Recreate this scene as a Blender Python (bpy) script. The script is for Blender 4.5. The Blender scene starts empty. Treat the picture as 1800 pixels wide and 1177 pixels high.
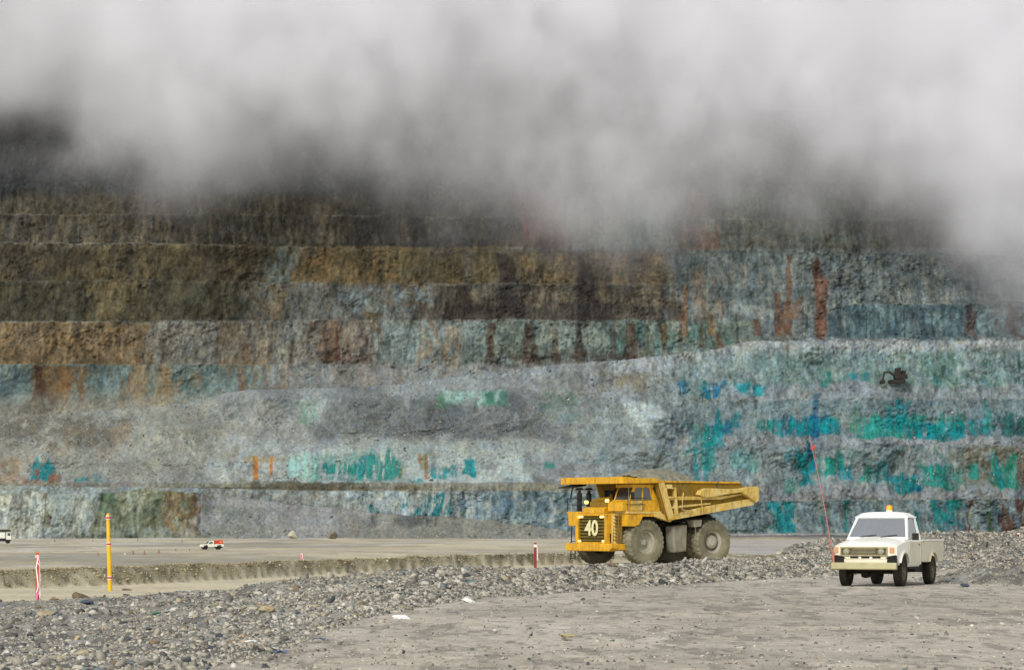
import bpy, bmesh, math, random
import numpy as np
from mathutils import Vector, Matrix

SC = bpy.context.scene
COL = SC.collection
R = math.radians
random.seed(7)
rng = np.random.default_rng(11)

# ------------------------------------------------------------------ camera, sky, sun, exposure
F = 5000.0            # focal length in photo pixels (1800 wide), 100 mm lens
HZ = 915.0            # photo row of the eye-level horizon
cd = bpy.data.cameras.new('camera'); cam = bpy.data.objects.new('camera', cd); COL.objects.link(cam)
cd.lens = 100; cd.sensor_width = 36; cd.shift_y = (HZ - 588.5) / 1800
cd.clip_start = 0.5; cd.clip_end = 6000
cam.location = (0, 0, 0); cam.rotation_euler = (R(90), 0, 0)
SC.camera = cam

SUN_EL, SUN_AZ = 36, 205      # azimuth clockwise from +Y: behind the camera, to the left
w = bpy.data.worlds.new('World'); SC.world = w; w.use_nodes = True
nt = w.node_tree; nt.nodes.clear()
sky = nt.nodes.new('ShaderNodeTexSky'); sky.sky_type = 'NISHITA'; sky.sun_disc = False
sky.sun_elevation = R(SUN_EL); sky.sun_rotation = R(SUN_AZ); sky.altitude = 2000
sky.air_density = 1.0; sky.dust_density = 3.0
hs = nt.nodes.new('ShaderNodeHueSaturation'); hs.inputs['Saturation'].default_value = 0.22
bg = nt.nodes.new('ShaderNodeBackground'); bg.inputs['Strength'].default_value = 0.12
wo = nt.nodes.new('ShaderNodeOutputWorld')
nt.links.new(sky.outputs[0], hs.inputs['Color']); nt.links.new(hs.outputs[0], bg.inputs['Color'])
nt.links.new(bg.outputs[0], wo.inputs['Surface'])
sl = bpy.data.lights.new('sun', 'SUN'); sl.energy = 1.5; sl.angle = R(14); sl.color = (1.0, 0.98, 0.95)
so = bpy.data.objects.new('sun', sl); COL.objects.link(so)
az, el = R(SUN_AZ), R(SUN_EL)
sdir = Vector((math.sin(az) * math.cos(el), math.cos(az) * math.cos(el), math.sin(el)))
so.rotation_euler = sdir.to_track_quat('Z', 'Y').to_euler(); so.location = sdir * 50
SC.view_settings.view_transform = 'Standard'; SC.view_settings.look = 'None'
SC.view_settings.exposure = 0.8; SC.view_settings.gamma = 1
SC.cycles.max_bounces = 6; SC.cycles.volume_bounces = 7; SC.cycles.transparent_max_bounces = 12
SC.cycles.volume_step_rate = 1.0; SC.cycles.volume_max_steps = 64
SC.cycles.use_denoising = True

# ------------------------------------------------------------------ numpy noise
def _h(ix, iy, seed):
    h = (ix.astype(np.int64) * 374761393 + iy.astype(np.int64) * 668265263 + seed * 1274126177) & 0xFFFFFFFF
    h = ((h ^ (h >> 13)) * 1274126177) & 0xFFFFFFFF
    h = h ^ (h >> 16)
    return (h & 0xFFFFFF).astype(np.float32) / 16777215.0
def vn(x, y, seed=0):
    x0 = np.floor(x); y0 = np.floor(y)
    fx = (x - x0).astype(np.float32); fy = (y - y0).astype(np.float32)
    fx = fx * fx * (3 - 2 * fx); fy = fy * fy * (3 - 2 * fy)
    ix = x0.astype(np.int64); iy = y0.astype(np.int64)
    a = _h(ix, iy, seed); b = _h(ix + 1, iy, seed); c = _h(ix, iy + 1, seed); d = _h(ix + 1, iy + 1, seed)
    return (a * (1 - fx) + b * fx) * (1 - fy) + (c * (1 - fx) + d * fx) * fy
def fbm(x, y, seed=0, o=4, g=0.5):
    s = 0; a = 1; t = 0
    for i in range(o):
        ca, sa = math.cos(i * 1.1), math.sin(i * 1.1)
        s = s + a * vn((x * 1.0) * 2 ** i + 17.3 * i, y * 2 ** i - 9.1 * i, seed + i * 31); t += a; a *= g
    return s / t
def ss(a, b, x):
    t = np.clip((x - a) / (b - a), 0, 1); return t * t * (3 - 2 * t)
def lin(c):
    c = np.asarray(c, dtype=np.float64) / 255.0
    return np.where(c <= 0.04045, c / 12.92, ((c + 0.055) / 1.055) ** 2.4)
def L(*p):
    xs = [a for a, b in p]; ys = [b for a, b in p]
    return lambda x: np.interp(x, xs, ys)

# ------------------------------------------------------------------ object helpers
def tag(o, label=None, cat=None, group=None, kind=None):
    if label: o['label'] = label
    if cat: o['category'] = cat
    if group: o['group'] = group
    if kind: o['kind'] = kind
    return o
def mesh_np(name, V, Fq, mat, parent=None, col=None, smooth=False):
    """V (n,3), Fq (m,k) index array with k = 3 or 4"""
    me = bpy.data.meshes.new(name)
    V = np.ascontiguousarray(V, dtype=np.float32); Fq = np.ascontiguousarray(Fq, dtype=np.int32)
    n, k = Fq.shape
    me.vertices.add(len(V)); me.vertices.foreach_set('co', V.ravel())
    me.loops.add(n * k); me.loops.foreach_set('vertex_index', Fq.ravel())
    me.polygons.add(n); me.polygons.foreach_set('loop_start', np.arange(0, n * k, k, dtype=np.int32))
    me.polygons.foreach_set('loop_total', np.full(n, k, dtype=np.int32))
    if smooth: me.polygons.foreach_set('use_smooth', np.ones(n, dtype=bool))
    me.update(calc_edges=True); me.validate()
    if col is not None:
        at = me.color_attributes.new('pigment', 'FLOAT_COLOR', 'POINT')
        c4 = np.ones((len(V), 4), dtype=np.float32); c4[:, :3] = col
        at.data.foreach_set('color', c4.ravel())
    me.materials.append(mat)
    o = bpy.data.objects.new(name, me); COL.objects.link(o)
    if parent: o.parent = parent
    return o
def empty(name, loc, rz=0.0):
    o = bpy.data.objects.new(name, None); COL.objects.link(o)
    o.empty_display_size = 0.3; o.location = loc; o.rotation_euler = (0, 0, rz); return o
def grid_faces(nr, nc):
    i = np.arange(nr * nc).reshape(nr, nc)
    return np.stack([i[:-1, :-1], i[:-1, 1:], i[1:, 1:], i[1:, :-1]], -1).reshape(-1, 4)

# ------------------------------------------------------------------ materials
def new_mat(name):
    m = bpy.data.materials.new(name); m.use_nodes = True
    return m, m.node_tree, m.node_tree.nodes['Principled BSDF']
def rock_mat(name, scale, var=0.3, bump=0.4, dist=0.3, rough=0.95, stretch=1.0, crack=0.0):
    m, t, b = new_mat(name); N = t.nodes; K = t.links
    at = N.new('ShaderNodeAttribute'); at.attribute_name = 'pigment'
    tc = N.new('ShaderNodeTexCoord'); mp = N.new('ShaderNodeMapping'); mp.inputs['Scale'].default_value = (1, 1, stretch)
    K.new(tc.outputs['Object'], mp.inputs[0])
    n1 = N.new('ShaderNodeTexNoise'); n1.inputs['Scale'].default_value = scale; n1.inputs['Detail'].default_value = 6
    n1.inputs['Roughness'].default_value = 0.7
    K.new(mp.outputs[0], n1.inputs['Vector'])
    mr = N.new('ShaderNodeMapRange'); mr.inputs['From Min'].default_value = 0.3; mr.inputs['From Max'].default_value = 0.7
    mr.inputs['To Min'].default_value = 1 - var; mr.inputs['To Max'].default_value = 1 + var
    K.new(n1.outputs['Fac'], mr.inputs['Value'])
    mx = N.new('ShaderNodeVectorMath'); mx.operation = 'SCALE'
    K.new(at.outputs['Color'], mx.inputs[0]); K.new(mr.outputs[0], mx.inputs['Scale'])
    K.new(mx.outputs[0], b.inputs['Base Color'])
    b.inputs['Roughness'].default_value = rough; b.inputs['Specular IOR Level'].default_value = 0.15
    bp = N.new('ShaderNodeBump'); bp.inputs['Strength'].default_value = bump; bp.inputs['Distance'].default_value = dist
    n2 = N.new('ShaderNodeTexNoise'); n2.inputs['Scale'].default_value = scale * 1.3; n2.inputs['Detail'].default_value = 8
    n2.inputs['Roughness'].default_value = 0.75
    K.new(mp.outputs[0], n2.inputs['Vector']); K.new(n2.outputs['Fac'], bp.inputs['Height']); K.new(bp.outputs[0], b.inputs['Normal'])
    return m
def paint(name, rgb, rough=0.45, dust=None, dust_amt=0.0, scale=1.5, metal=0.0, wear=0.15, spec=0.4, stain=0.0):
    """paint with patchy dust"""
    m, t, b = new_mat(name); N = t.nodes; K = t.links
    tc = N.new('ShaderNodeTexCoord')
    n1 = N.new('ShaderNodeTexNoise'); n1.inputs['Scale'].default_value = scale; n1.inputs['Detail'].default_value = 7
    n1.inputs['Roughness'].default_value = 0.65
    K.new(tc.outputs['Object'], n1.inputs['Vector'])
    c = lin(rgb); dc = lin(dust if dust is not None else [v * 0.7 for v in rgb])
    mr = N.new('ShaderNodeMapRange'); mr.inputs['From Min'].default_value = 0.35; mr.inputs['From Max'].default_value = 0.65
    mr.inputs['To Min'].default_value = max(0.0, dust_amt - wear); mr.inputs['To Max'].default_value = min(1.0, dust_amt + wear)
    K.new(n1.outputs['Fac'], mr.inputs['Value'])
    mx = N.new('ShaderNodeMix'); mx.data_type = 'RGBA'
    mx.inputs['A'].default_value = (*c, 1); mx.inputs['B'].default_value = (*dc, 1)
    K.new(mr.outputs[0], mx.inputs['Factor']); res = mx.outputs['Result']
    if stain > 0:
        mp = N.new('ShaderNodeMapping'); mp.inputs['Scale'].default_value = (1.7, 1.7, .45); K.new(tc.outputs['Object'], mp.inputs[0])
        n3 = N.new('ShaderNodeTexNoise'); n3.inputs['Scale'].default_value = 2.2; n3.inputs['Detail'].default_value = 8; n3.inputs['Roughness'].default_value = 0.75
        K.new(mp.outputs[0], n3.inputs['Vector']); m3 = N.new('ShaderNodeMapRange'); m3.inputs['From Min'].default_value = .50; m3.inputs['From Max'].default_value = .68
        m3.inputs['To Max'].default_value = stain; K.new(n3.outputs['Fac'], m3.inputs['Value'])
        x3 = N.new('ShaderNodeMix'); x3.data_type = 'RGBA'; x3.inputs['B'].default_value = (*lin((74, 54, 26)), 1)
        K.new(m3.outputs[0], x3.inputs['Factor']); K.new(res, x3.inputs['A']); res = x3.outputs['Result']
    K.new(res, b.inputs['Base Color'])
    b.inputs['Roughness'].default_value = rough; b.inputs['Metallic'].default_value = metal
    b.inputs['Specular IOR Level'].default_value = spec
    return m
def glass(name, tint=(150, 165, 170), fac=0.55):
    m, t, b = new_mat(name); N = t.nodes; K = t.links; N.remove(b)
    out = N['Material Output']
    g = N.new('ShaderNodeBsdfGlossy'); g.inputs['Roughness'].default_value = 0.06; g.inputs['Color'].default_value = (0.95, 0.97, 0.96, 1)
    tr = N.new('ShaderNodeBsdfTransparent'); tr.inputs['Color'].default_value = (*lin(tint), 1)
    df = N.new('ShaderNodeBsdfDiffuse'); df.inputs['Color'].default_value = (*lin((175, 172, 160)), 1)
    s1 = N.new('ShaderNodeMixShader'); s1.inputs[0].default_value = fac
    K.new(tr.outputs[0], s1.inputs[1]); K.new(g.outputs[0], s1.inputs[2])
    tc = N.new('ShaderNodeTexCoord'); n1 = N.new('ShaderNodeTexNoise'); n1.inputs['Scale'].default_value = 4
    mr = N.new('ShaderNodeMapRange'); mr.inputs['To Min'].default_value = 0.02; mr.inputs['To Max'].default_value = 0.12
    K.new(tc.outputs['Object'], n1.inputs['Vector']); K.new(n1.outputs['Fac'], mr.inputs['Value'])
    s2 = N.new('ShaderNodeMixShader'); K.new(mr.outputs[0], s2.inputs[0])
    K.new(s1.outputs[0], s2.inputs[1]); K.new(df.outputs[0], s2.inputs[2]); K.new(s2.outputs[0], out.inputs['Surface'])
    return m
def emit_mat(name, rgb, strength):
    m, t, b = new_mat(name)
    b.inputs['Base Color'].default_value = (*lin(rgb), 1)
    b.inputs['Emission Color'].default_value = (*lin(rgb), 1); b.inputs['Emission Strength'].default_value = strength
    return m

# ------------------------------------------------------------------ mesh collector for built objects
class MB:
    def __init__(s): s.v = []; s.f = []
    def add(s, v, f):
        n = len(s.v); s.v += [tuple(p) for p in v]; s.f += [tuple(i + n for i in q) for q in f]; return s
    def box(s, x0, x1, y0, y1, z0, z1):
        v = [(x, y, z) for x in (x0, x1) for y in (y0, y1) for z in (z0, z1)]
        return s.add(v, [(0, 1, 3, 2), (4, 6, 7, 5), (0, 4, 5, 1), (2, 3, 7, 6), (0, 2, 6, 4), (1, 5, 7, 3)])
    def hexa(s, lo, hi):           # two quads (4 points each) joined
        return s.add(list(lo) + list(hi), [(3, 2, 1, 0), (4, 5, 6, 7), (0, 1, 5, 4), (1, 2, 6, 5), (2, 3, 7, 6), (3, 0, 4, 7)])
    def prism(s, pts, y0, y1):     # polygon in x,z pushed along y
        n = len(pts); v = [(x, y0, z) for x, z in pts] + [(x, y1, z) for x, z in pts]
        f = [tuple(range(n)), tuple(range(2 * n - 1, n - 1, -1))] + [(i, i + n, (i + 1) % n + n, (i + 1) % n) for i in range(n)]
        return s.add(v, f)
    def prism_x(s, pts, x0, x1):   # polygon in y,z pushed along x
        n = len(pts); v = [(x0, y, z) for y, z in pts] + [(x1, y, z) for y, z in pts]
        f = [tuple(range(n)), tuple(range(2 * n - 1, n - 1, -1))] + [(i, i + n, (i + 1) % n + n, (i + 1) % n) for i in range(n)]
        return s.add(v, f)
    def tube(s, path, r, n=8, taper=None):
        path = [Vector(p) for p in path]; rings = []
        for i, p in enumerate(path):
            a = path[max(i - 1, 0)]; b = path[min(i + 1, len(path) - 1)]; d = (b - a).normalized()
            up = Vector((0, 0, 1)) if abs(d.z) < 0.9 else Vector((1, 0, 0))
            u = d.cross(up).normalized(); w_ = d.cross(u)
            rr = r if taper is None else r + (taper - r) * i / (len(path) - 1)
            rings.append([p + (u * math.cos(2 * math.pi * k / n) + w_ * math.sin(2 * math.pi * k / n)) * rr for k in range(n)])
        v = [p for q in rings for p in q]; f = []
        for i in range(len(path) - 1):
            for k in range(n):
                f.append((i * n + k, i * n + (k + 1) % n, (i + 1) * n + (k + 1) % n, (i + 1) * n + k))
        f.append(tuple(range(n))[::-1]); f.append(tuple((len(path) - 1) * n + k for k in range(n)))
        return s.add(v, f)
    def lathe(s, prof, c=(0, 0, 0), n=40, axis='y'):   # prof: (radius, offset along axis)
        v = []; m = len(prof)
        for k in range(n):
            a = 2 * math.pi * k / n
            for r_, o in prof:
                p = (r_ * math.cos(a), o, r_ * math.sin(a)) if axis == 'y' else (r_ * math.cos(a), r_ * math.sin(a), o)
                v.append((p[0] + c[0], p[1] + c[1], p[2] + c[2]))
        f = []
        for k in range(n):
            k2 = (k + 1) % n
            for j in range(m - 1):
                f.append((k * m + j, k * m + j + 1, k2 * m + j + 1, k2 * m + j))
        return s.add(v, f)
    def build(s, name, mat, parent=None, bevel=0.0, smooth=False):
        me = bpy.data.meshes.new(name); me.from_pydata(s.v, [], s.f)
        bm = bmesh.new(); bm.from_mesh(me); bmesh.ops.recalc_face_normals(bm, faces=bm.faces); bm.to_mesh(me); bm.free()
        me.update(); me.materials.append(mat)
        if smooth: me.polygons.foreach_set('use_smooth', [True] * len(me.polygons))
        o = bpy.data.objects.new(name, me); COL.objects.link(o)
        if parent: o.parent = parent
        if bevel > 0:
            b = o.modifiers.new('edge', 'BEVEL'); b.width = bevel; b.segments = 2; b.limit_method = 'ANGLE'; b.angle_limit = R(35)
        return o
def smooth_by_angle(o, ang=35):
    me = o.data
    me.polygons.foreach_set('use_smooth', [True] * len(me.polygons))
    try: me.set_sharp_from_angle(angle=R(ang))
    except Exception: pass
def text_mesh(name, txt, size, mat, parent, M, depth=0.01, bold=0.0):
    cu = bpy.data.curves.new(name, 'FONT'); cu.body = txt; cu.size = size; cu.extrude = depth; cu.offset = bold
    cu.align_x = 'CENTER'; cu.align_y = 'CENTER'
    t = bpy.data.objects.new(name, cu); COL.objects.link(t)
    dg = bpy.context.evaluated_depsgraph_get(); me = bpy.data.meshes.new_from_object(t.evaluated_get(dg))
    bpy.data.objects.remove(t); me.transform(M); me.materials.clear(); me.materials.append(mat)
    o = bpy.data.objects.new(name, me); COL.objects.link(o); o.parent = parent; return o

# ================================================================== THE PIT WALL
# benches listed from the floor up: lines give the height (as photo rows at that distance) along the wall
def wall():
    px = np.concatenate([np.linspace(-1000, -60, 90, endpoint=False), np.linspace(-60, 1860, 1240, endpoint=False), np.linspace(1860, 2800, 90)])
    nc = len(px)
    def jag(a, s, seed): return a * (fbm(px / s, px * 0 + seed, seed, 4) - 0.5) * 2
    toe = L((0, 948), (400, 946), (950, 945), (1050, 940), (1400, 937), (1800, 936))(px)
    front = L((-200, 872), (0, 872), (50, 861), (90, 868), (200, 866), (255, 858), (300, 862), (345, 866), (370, 874), (420, 872), (500, 884), (600, 893), (700, 905), (800, 908), (955, 926), (1000, 934), (1020, 940))(px) + jag(2.5, 14, 5) * (px < 1000)
    front = np.minimum(front, toe - 0.3)
    c1 = L((-200, 853), (0, 853), (200, 856), (400, 858), (500, 862), (950, 863), (1100, 872), (1320, 881), (1400, 879), (1600, 878), (1800, 876))(px) + jag(1.2, 20, 6)
    c2 = L((0, 812), (300, 815), (600, 805), (900, 800), (1100, 795), (1300, 785), (1400, 783), (1430, 776), (1600, 781), (1800, 780))(px) + jag(2.0, 25, 7)
    c3 = L((0, 770), (200, 765), (400, 760), (700, 758), (900, 742), (1050, 712), (1150, 701), (1300, 701), (1500, 699), (1800, 701))(px) + jag(1.6, 25, 8)
    c4 = L((-200, 740), (0, 736), (100, 728), (200, 718), (270, 714), (330, 707), (400, 690), (440, 685), (600, 682), (700, 676), (800, 662), (900, 650), (1000, 640), (1100, 632), (1200, 620), (1260, 613), (1300, 601), (1340, 598), (1420, 597), (1600, 598), (1800, 592))(px) + jag(1.5, 30, 9)
    c5 = L((0, 640), (400, 640), (700, 641), (760, 643), (900, 660), (1200, 640), (1800, 620))(px); c5 = np.minimum(c5 + jag(1, 20, 10), c4 - 3)
    c6 = L((0, 568), (200, 564), (400, 563), (800, 562), (900, 562), (940, 567), (1200, 568), (1300, 573), (1350, 570), (1420, 555), (1470, 540), (1500, 534), (1700, 533), (1800, 531))(px); c6 = np.minimum(c6 + jag(1.3, 22, 11), c5 - 3)
    c7 = L((0, 496), (200, 491), (600, 497), (900, 499), (1200, 497), (1500, 490), (1800, 490))(px) + jag(1.5, 18, 12)
    c8 = L((0, 427), (300, 428), (400, 431), (600, 437), (800, 442), (1000, 444), (1300, 443), (1600, 445), (1800, 452))(px) + jag(1.4, 22, 13)
    c9 = L((0, 377), (400, 378), (800, 381), (1300, 384), (1800, 388))(px) + jag(1.6, 18, 14)
    g1 = 22 - L((0, 6), (340, 6), (380, 16), (950, 4), (1000, 1), (1800, 1))(px)
    g2 = L((0, 6), (600, 12), (1000, 14), (1800, 14))(px)
    g3 = L((0, 1), (900, 1.0), (1150, 3), (1380, 8), (1800, 10))(px)
    g4 = L((0, 1), (600, 2), (1000, 3), (1200, 10), (1800, 10))(px)
    g5 = L((0, 12), (1250, 14), (1400, 12), (1800, 14))(px)
    g7 = L((0, 9), (1200, 8), (1330, 3), (1430, 2), (1520, 10), (1800, 10))(px)
    g8 = L((0, 8), (1150, 7), (1300, 1), (1800, 1))(px)
    one = np.ones(nc)
    # (crest row, depth gained by the face, depth of the bench behind it, rows, slope exponent)
    S = [(front, L((0, 6), (340, 6), (380, 16), (950, 4), (1000, 1), (1800, 1))(px), g1, 56, L((340, 1.5), (380, 1.0))(px), 'front'),
         (c1, 8 * one, g2, 56, 1.4 * one, 'low'),
         (c2, L((0, 12), (1000, 11), (1400, 8))(px), g3, 56, 1.3 * one, 'lowmid'),
         (c3, L((0, 13), (1000, 13), (1400, 8))(px), g4, 56, 1.3 * one, 'mid'),
         (c4, L((0, 16), (600, 22), (1100, 20), (1400, 12))(px), g5, 66, 1.1 * one, 'scree'),
         (c5, L((0, 5), (700, 5), (900, 1), (1800, 1))(px), 8 * one, 44, 1.3 * one, 'f5'),
         (c6, 7 * one, g7, 50, 1.3 * one, 'f6'), (c7, 7 * one, g8, 48, 1.3 * one, 'f7'),
         (c8, 6 * one, 13 * one, 44, 1.3 * one, 'f8'), (c9, 6 * one, 7 * one, 38, 1.3 * one, 'f9')]
    y = 320.0
    while y > -330:
        S.append((y * one + jag(2, 20, int(y) & 255), 8 * one, 6 * one, 40 if y > 150 else 12, 1.3 * one, 'up')); y -= 62 if y > 100 else 110
    D = 1000.0 * one; z = -(toe - HZ) * D / F - 0.6
    rows_D, rows_Z, rows_k = [D.copy()], [z.copy()], ['floor']
    for (yc, dd, gap, n, ex, k) in S:
        Dc = D + dd; zc = (HZ - yc) * Dc / F
        zc = np.maximum(zc, z + 0.05)
        for i in range(1, n + 1):
            t = i / n; rows_Z.append(z + (zc - z) * t); rows_D.append(D + dd * (1 - (1 - t) ** ex)); rows_k.append(k)
        for q in (0.15, 0.5, 1.0):
            # bench floor with a low windrow of spill on its lip
            rows_D.append(Dc + gap * q); rows_Z.append(zc + (0.0 if q > 0.2 else 0.0)); rows_k.append('bench')
        D = Dc + gap; z = zc
    Dm = np.array(rows_D); Zm = np.array(rows_Z); nr = len(Dm)
    PX = np.broadcast_to(px, Dm.shape)
    Xm = (PX - 900) / F * Dm
    YR = HZ - Zm * F / Dm
    kinds = np.array(rows_k)
    isb = (kinds == 'bench')[:, None] * np.ones(nc)[None]
    # ---- relief
    big = fbm(Xm / 26, Zm / 40, 21, 3) - 0.5
    but = fbm(Xm / 9, Zm / 22, 22, 4) - 0.5
    fin = fbm(Xm / 2.6, Zm / 3.4, 23, 4, 0.6) - 0.5
    wx = fbm(Xm / 12, Zm / 12, 24, 3) * 10
    rid = 1 - np.abs(fbm((Xm + wx) / 5, (Zm + wx * 0.6) / 8, 25, 3) * 2 - 1)
    # loose-fill mask: fill slopes are smoother than the blasted faces
    low = ss(610, 700, YR) * (1 - ss(845, 858, YR))
    fillm = low * L((0, .9), (1000, .9), (1200, .35), (1800, .25))(PX)
    fillm = np.maximum(fillm, ((kinds == 'front')[:, None] * (PX > 352)) * 0.95)
    rock = 1 - fillm
    # relief: outcrops, spurs and gullies
    disp = big * 9 * (0.4 + 0.6 * rock) + but * (3.8 * rock + 1.6) + fin * (1.7 * rock + .8) - (rid ** 6) * .7 * rock
    # heaps of spill on the fill slope
    for (hx, hy, hr, hh) in [(470, 700, 60, 7), (620, 705, 75, 9), (750, 720, 60, 6), (890, 705, 70, 7), (1010, 660, 70, 7), (1160, 735, 60, 8),
                             (1130, 790, 50, 5), (300, 750, 90, 6), (120, 770, 80, 5), (60, 700, 40, 3), (1430, 610, 40, 4),
                             (1390, 790, 45, 5), (1545, 780, 80, 5), (1720, 862, 90, 4), (1540, 690, 120, 5), (1480, 855, 60, 4), (1240, 860, 80, 5)]:
        dx = (PX - hx) / hr; dy = (YR - hy) / (hr * 0.62)
        rr = np.sqrt(dx * dx + np.where(dy < 0, dy * 1.8, dy * 0.8) ** 2)
        disp = disp - hh * 1.7 * np.clip(1 - rr, 0, 1)
    rgh = ss(.47, .60, fbm(Xm / 13, Zm / 8, 26, 3)); disp = disp + (.3 + rgh) * (1 - .6 * fillm) * (fbm(Xm / .9, Zm / 0.7, 27, 3, .65) - .5) * 1.7 + (fbm((Xm + Zm) / 6, (Zm - Xm * .4) / 2.2, 28, 3) - .5) * 1.8 * rgh
    Ym = Dm + disp
    toe_fade = ss(0, 3, Zm - Zm[0:1])
    Ym = Dm + disp * toe_fade
    Zm2 = Zm + (fbm(Xm / 3, Dm / 3, 31, 3) - 0.5) * 0.8 * toe_fade
    # ---- pigment
    C = np.zeros((nr, nc, 3)); C[:] = lin((128, 130, 128))
    w1 = (fbm(Xm / 10, Zm / 10, 41, 4) - 0.5) * 2; w2 = (fbm(Xm / 10, Zm / 10, 42, 4) - 0.5) * 2
    w3 = (fbm(Xm / 3, Zm / 4, 43, 3) - 0.5) * 2
    V1 = fbm((Xm + w1 * 3) / 4.5, Zm / 26, 44, 5, 0.6); V2 = fbm((Xm + w1 * 1.2) / 1.6, Zm / 11, 45, 4, 0.6)
    B1 = fbm(Xm / 7, Zm / 6, 46, 5, 0.6); B2 = fbm(Xm / 2.2, Zm / 2.0, 47, 4, 0.6)
    sx = PX + w1 * 34 + w3 * 12 + (V2 - .5) * 40 + (V1 - .5) * 130; sy = YR + w2 * 7 + w3 * 3
    def op(x0, x1, y0, y1, rgb, a=1.0, mode='', fx=14, fy=3, th=0.5, wd=0.08, hard=True):
        nonlocal C
        if mode == '': fx = fx * 1.8
        yy = YR + (w2 * 2 if hard else w2 * 9 + w3 * 4)
        m = ss(x0 - fx, x0 + fx, sx) * (1 - ss(x1 - fx, x1 + fx, sx)) * ss(y0 - fy, y0 + fy, yy) * (1 - ss(y1 - fy, y1 + fy, yy))
        if mode == 's': m = m * ss(th - wd, th + wd, V1 * 0.55 + V2 * 0.45)
        if mode == 'v': m = m * ss(th - wd, th + wd, V2 * 0.5 + B2 * 0.25 + V1 * 0.25)
        if mode == 'b': m = m * ss(th - wd, th + wd, B1 * 0.6 + B2 * 0.4)
        m = (m * a)[..., None]
        C = C * (1 - m) + lin(rgb) * m
    def streak(x, y0, y1, wt, wb, rgb, a=1.0, lean=0.0):
        """one run of stain widening downwards"""
        nonlocal C
        t = np.clip((YR - y0) / (y1 - y0), -0.3, 1.3)
        hw = wt + (wb - wt) * np.clip(t, 0, 1)
        cx = x + lean * t + w3 * 2.5 + w1 * 3
        m = (1 - ss(hw * 0.6, hw * 1.25, np.abs(PX - cx) + (V2 - 0.5) * wb * 0.9)) * ss(-0.03, 0.05, t) * (1 - ss(0.93, 1.08, t + w2 * 0.08))
        m = (m * a * (0.75 + 0.5 * (B2 - 0.25)).clip(0, 1))[..., None]
        C = C * (1 - m) + lin(rgb) * m
    W = 99999
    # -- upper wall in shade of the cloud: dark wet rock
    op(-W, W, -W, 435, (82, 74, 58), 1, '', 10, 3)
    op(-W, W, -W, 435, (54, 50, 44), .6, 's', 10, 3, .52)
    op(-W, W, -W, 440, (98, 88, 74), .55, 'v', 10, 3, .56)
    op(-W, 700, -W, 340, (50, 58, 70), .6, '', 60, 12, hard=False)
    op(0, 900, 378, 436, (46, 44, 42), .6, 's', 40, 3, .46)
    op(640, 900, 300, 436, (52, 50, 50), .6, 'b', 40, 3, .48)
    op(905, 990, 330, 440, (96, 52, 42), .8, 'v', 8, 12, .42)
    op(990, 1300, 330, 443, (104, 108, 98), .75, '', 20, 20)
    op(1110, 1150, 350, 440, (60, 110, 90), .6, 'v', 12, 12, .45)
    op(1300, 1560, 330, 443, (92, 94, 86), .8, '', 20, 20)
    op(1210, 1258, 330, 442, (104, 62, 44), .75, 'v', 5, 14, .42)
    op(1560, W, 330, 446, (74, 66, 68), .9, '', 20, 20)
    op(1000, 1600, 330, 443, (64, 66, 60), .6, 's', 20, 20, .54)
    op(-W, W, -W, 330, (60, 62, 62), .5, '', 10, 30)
    # -- 435..497
    op(-W, 520, 430, 497, (88, 76, 54), 1, '', 30, 2)
    op(-W, 520, 430, 497, (66, 60, 48), .75, 'b', 30, 2, .50)
    op(150, 330, 430, 497, (104, 92, 60), .7, 's', 20, 2, .5)
    op(500, 870, 434, 500, (104, 90, 60), 1, '', 20, 2)
    op(520, 700, 436, 497, (128, 100, 56), .65, 'b', 12, 2, .46)
    op(480, 520, 434, 497, (104, 112, 104), .8, 'v', 12, 2, .42)
    op(560, 860, 440, 500, (78, 70, 50), .7, 's', 20, 2, .53)
    op(860, 1200, 440, 500, (100, 88, 66), 1, '', 12, 2)
    op(905, 1190, 442, 500, (140, 112, 66), .75, 'b', 10, 2, .52)
    op(960, 1190, 442, 500, (70, 64, 56), .75, 's', 10, 2, .52)
    op(1190, W, 442, 535, (104, 112, 110), 1, '', 14, 2)
    op(1150, 1300, 470, 600, (112, 98, 74), .5, 's', 40, 8, .5); op(1190, W, 442, 600, (78, 88, 90), .8, 'b', 14, 2, .5)
    op(1660, W, 442, 535, (70, 76, 82), .7, '', 30, 2)
    op(1200, 1700, 446, 600, (132, 134, 126), .65, 'v', 14, 2, .56)
    # -- 497..565
    op(-W, 480, 497, 565, (80, 74, 54), 1, '', 30, 2)
    op(-W, 480, 497, 565, (64, 60, 48), .75, 'b', 30, 2, .51)
    op(160, 236, 497, 565, (108, 94, 62), .85, 'v', 8, 2, .42)
    op(470, 780, 500, 563, (104, 104, 98), 1, '', 20, 2)
    op(470, 780, 500, 563, (112, 92, 60), .8, 's', 20, 2, .5)
    op(560, 770, 505, 562, (118, 128, 128), .7, 'b', 12, 3, .52)
    op(770, 1200, 500, 566, (88, 80, 70), 1, '', 12, 2)
    op(780, 1190, 503, 566, (62, 54, 48), .85, 's', 30, 2, .49)
    op(800, 1190, 500, 540, (124, 112, 88), .6, 'b', 14, 6, .55)
    op(1190, 1490, 500, 600, (112, 120, 118), .9, '', 14, 2)
    op(1190, 1490, 500, 600, (84, 92, 90), .8, 'b', 14, 2, .5)
    op(1230, 1360, 470, 600, (128, 100, 72), .5, 's', 14, 10, .56)
    op(1480, W, 535, 600, (76, 98, 102), 1, '', 10, 2)
    op(1480, W, 535, 600, (104, 126, 126), .7, 'b', 10, 2, .52)
    op(1480, W, 535, 600, (54, 68, 76), .7, 's', 10, 2, .53)
    op(1720, W, 535, 600, (84, 58, 48), .7, 'v', 16, 2, .48)
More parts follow.
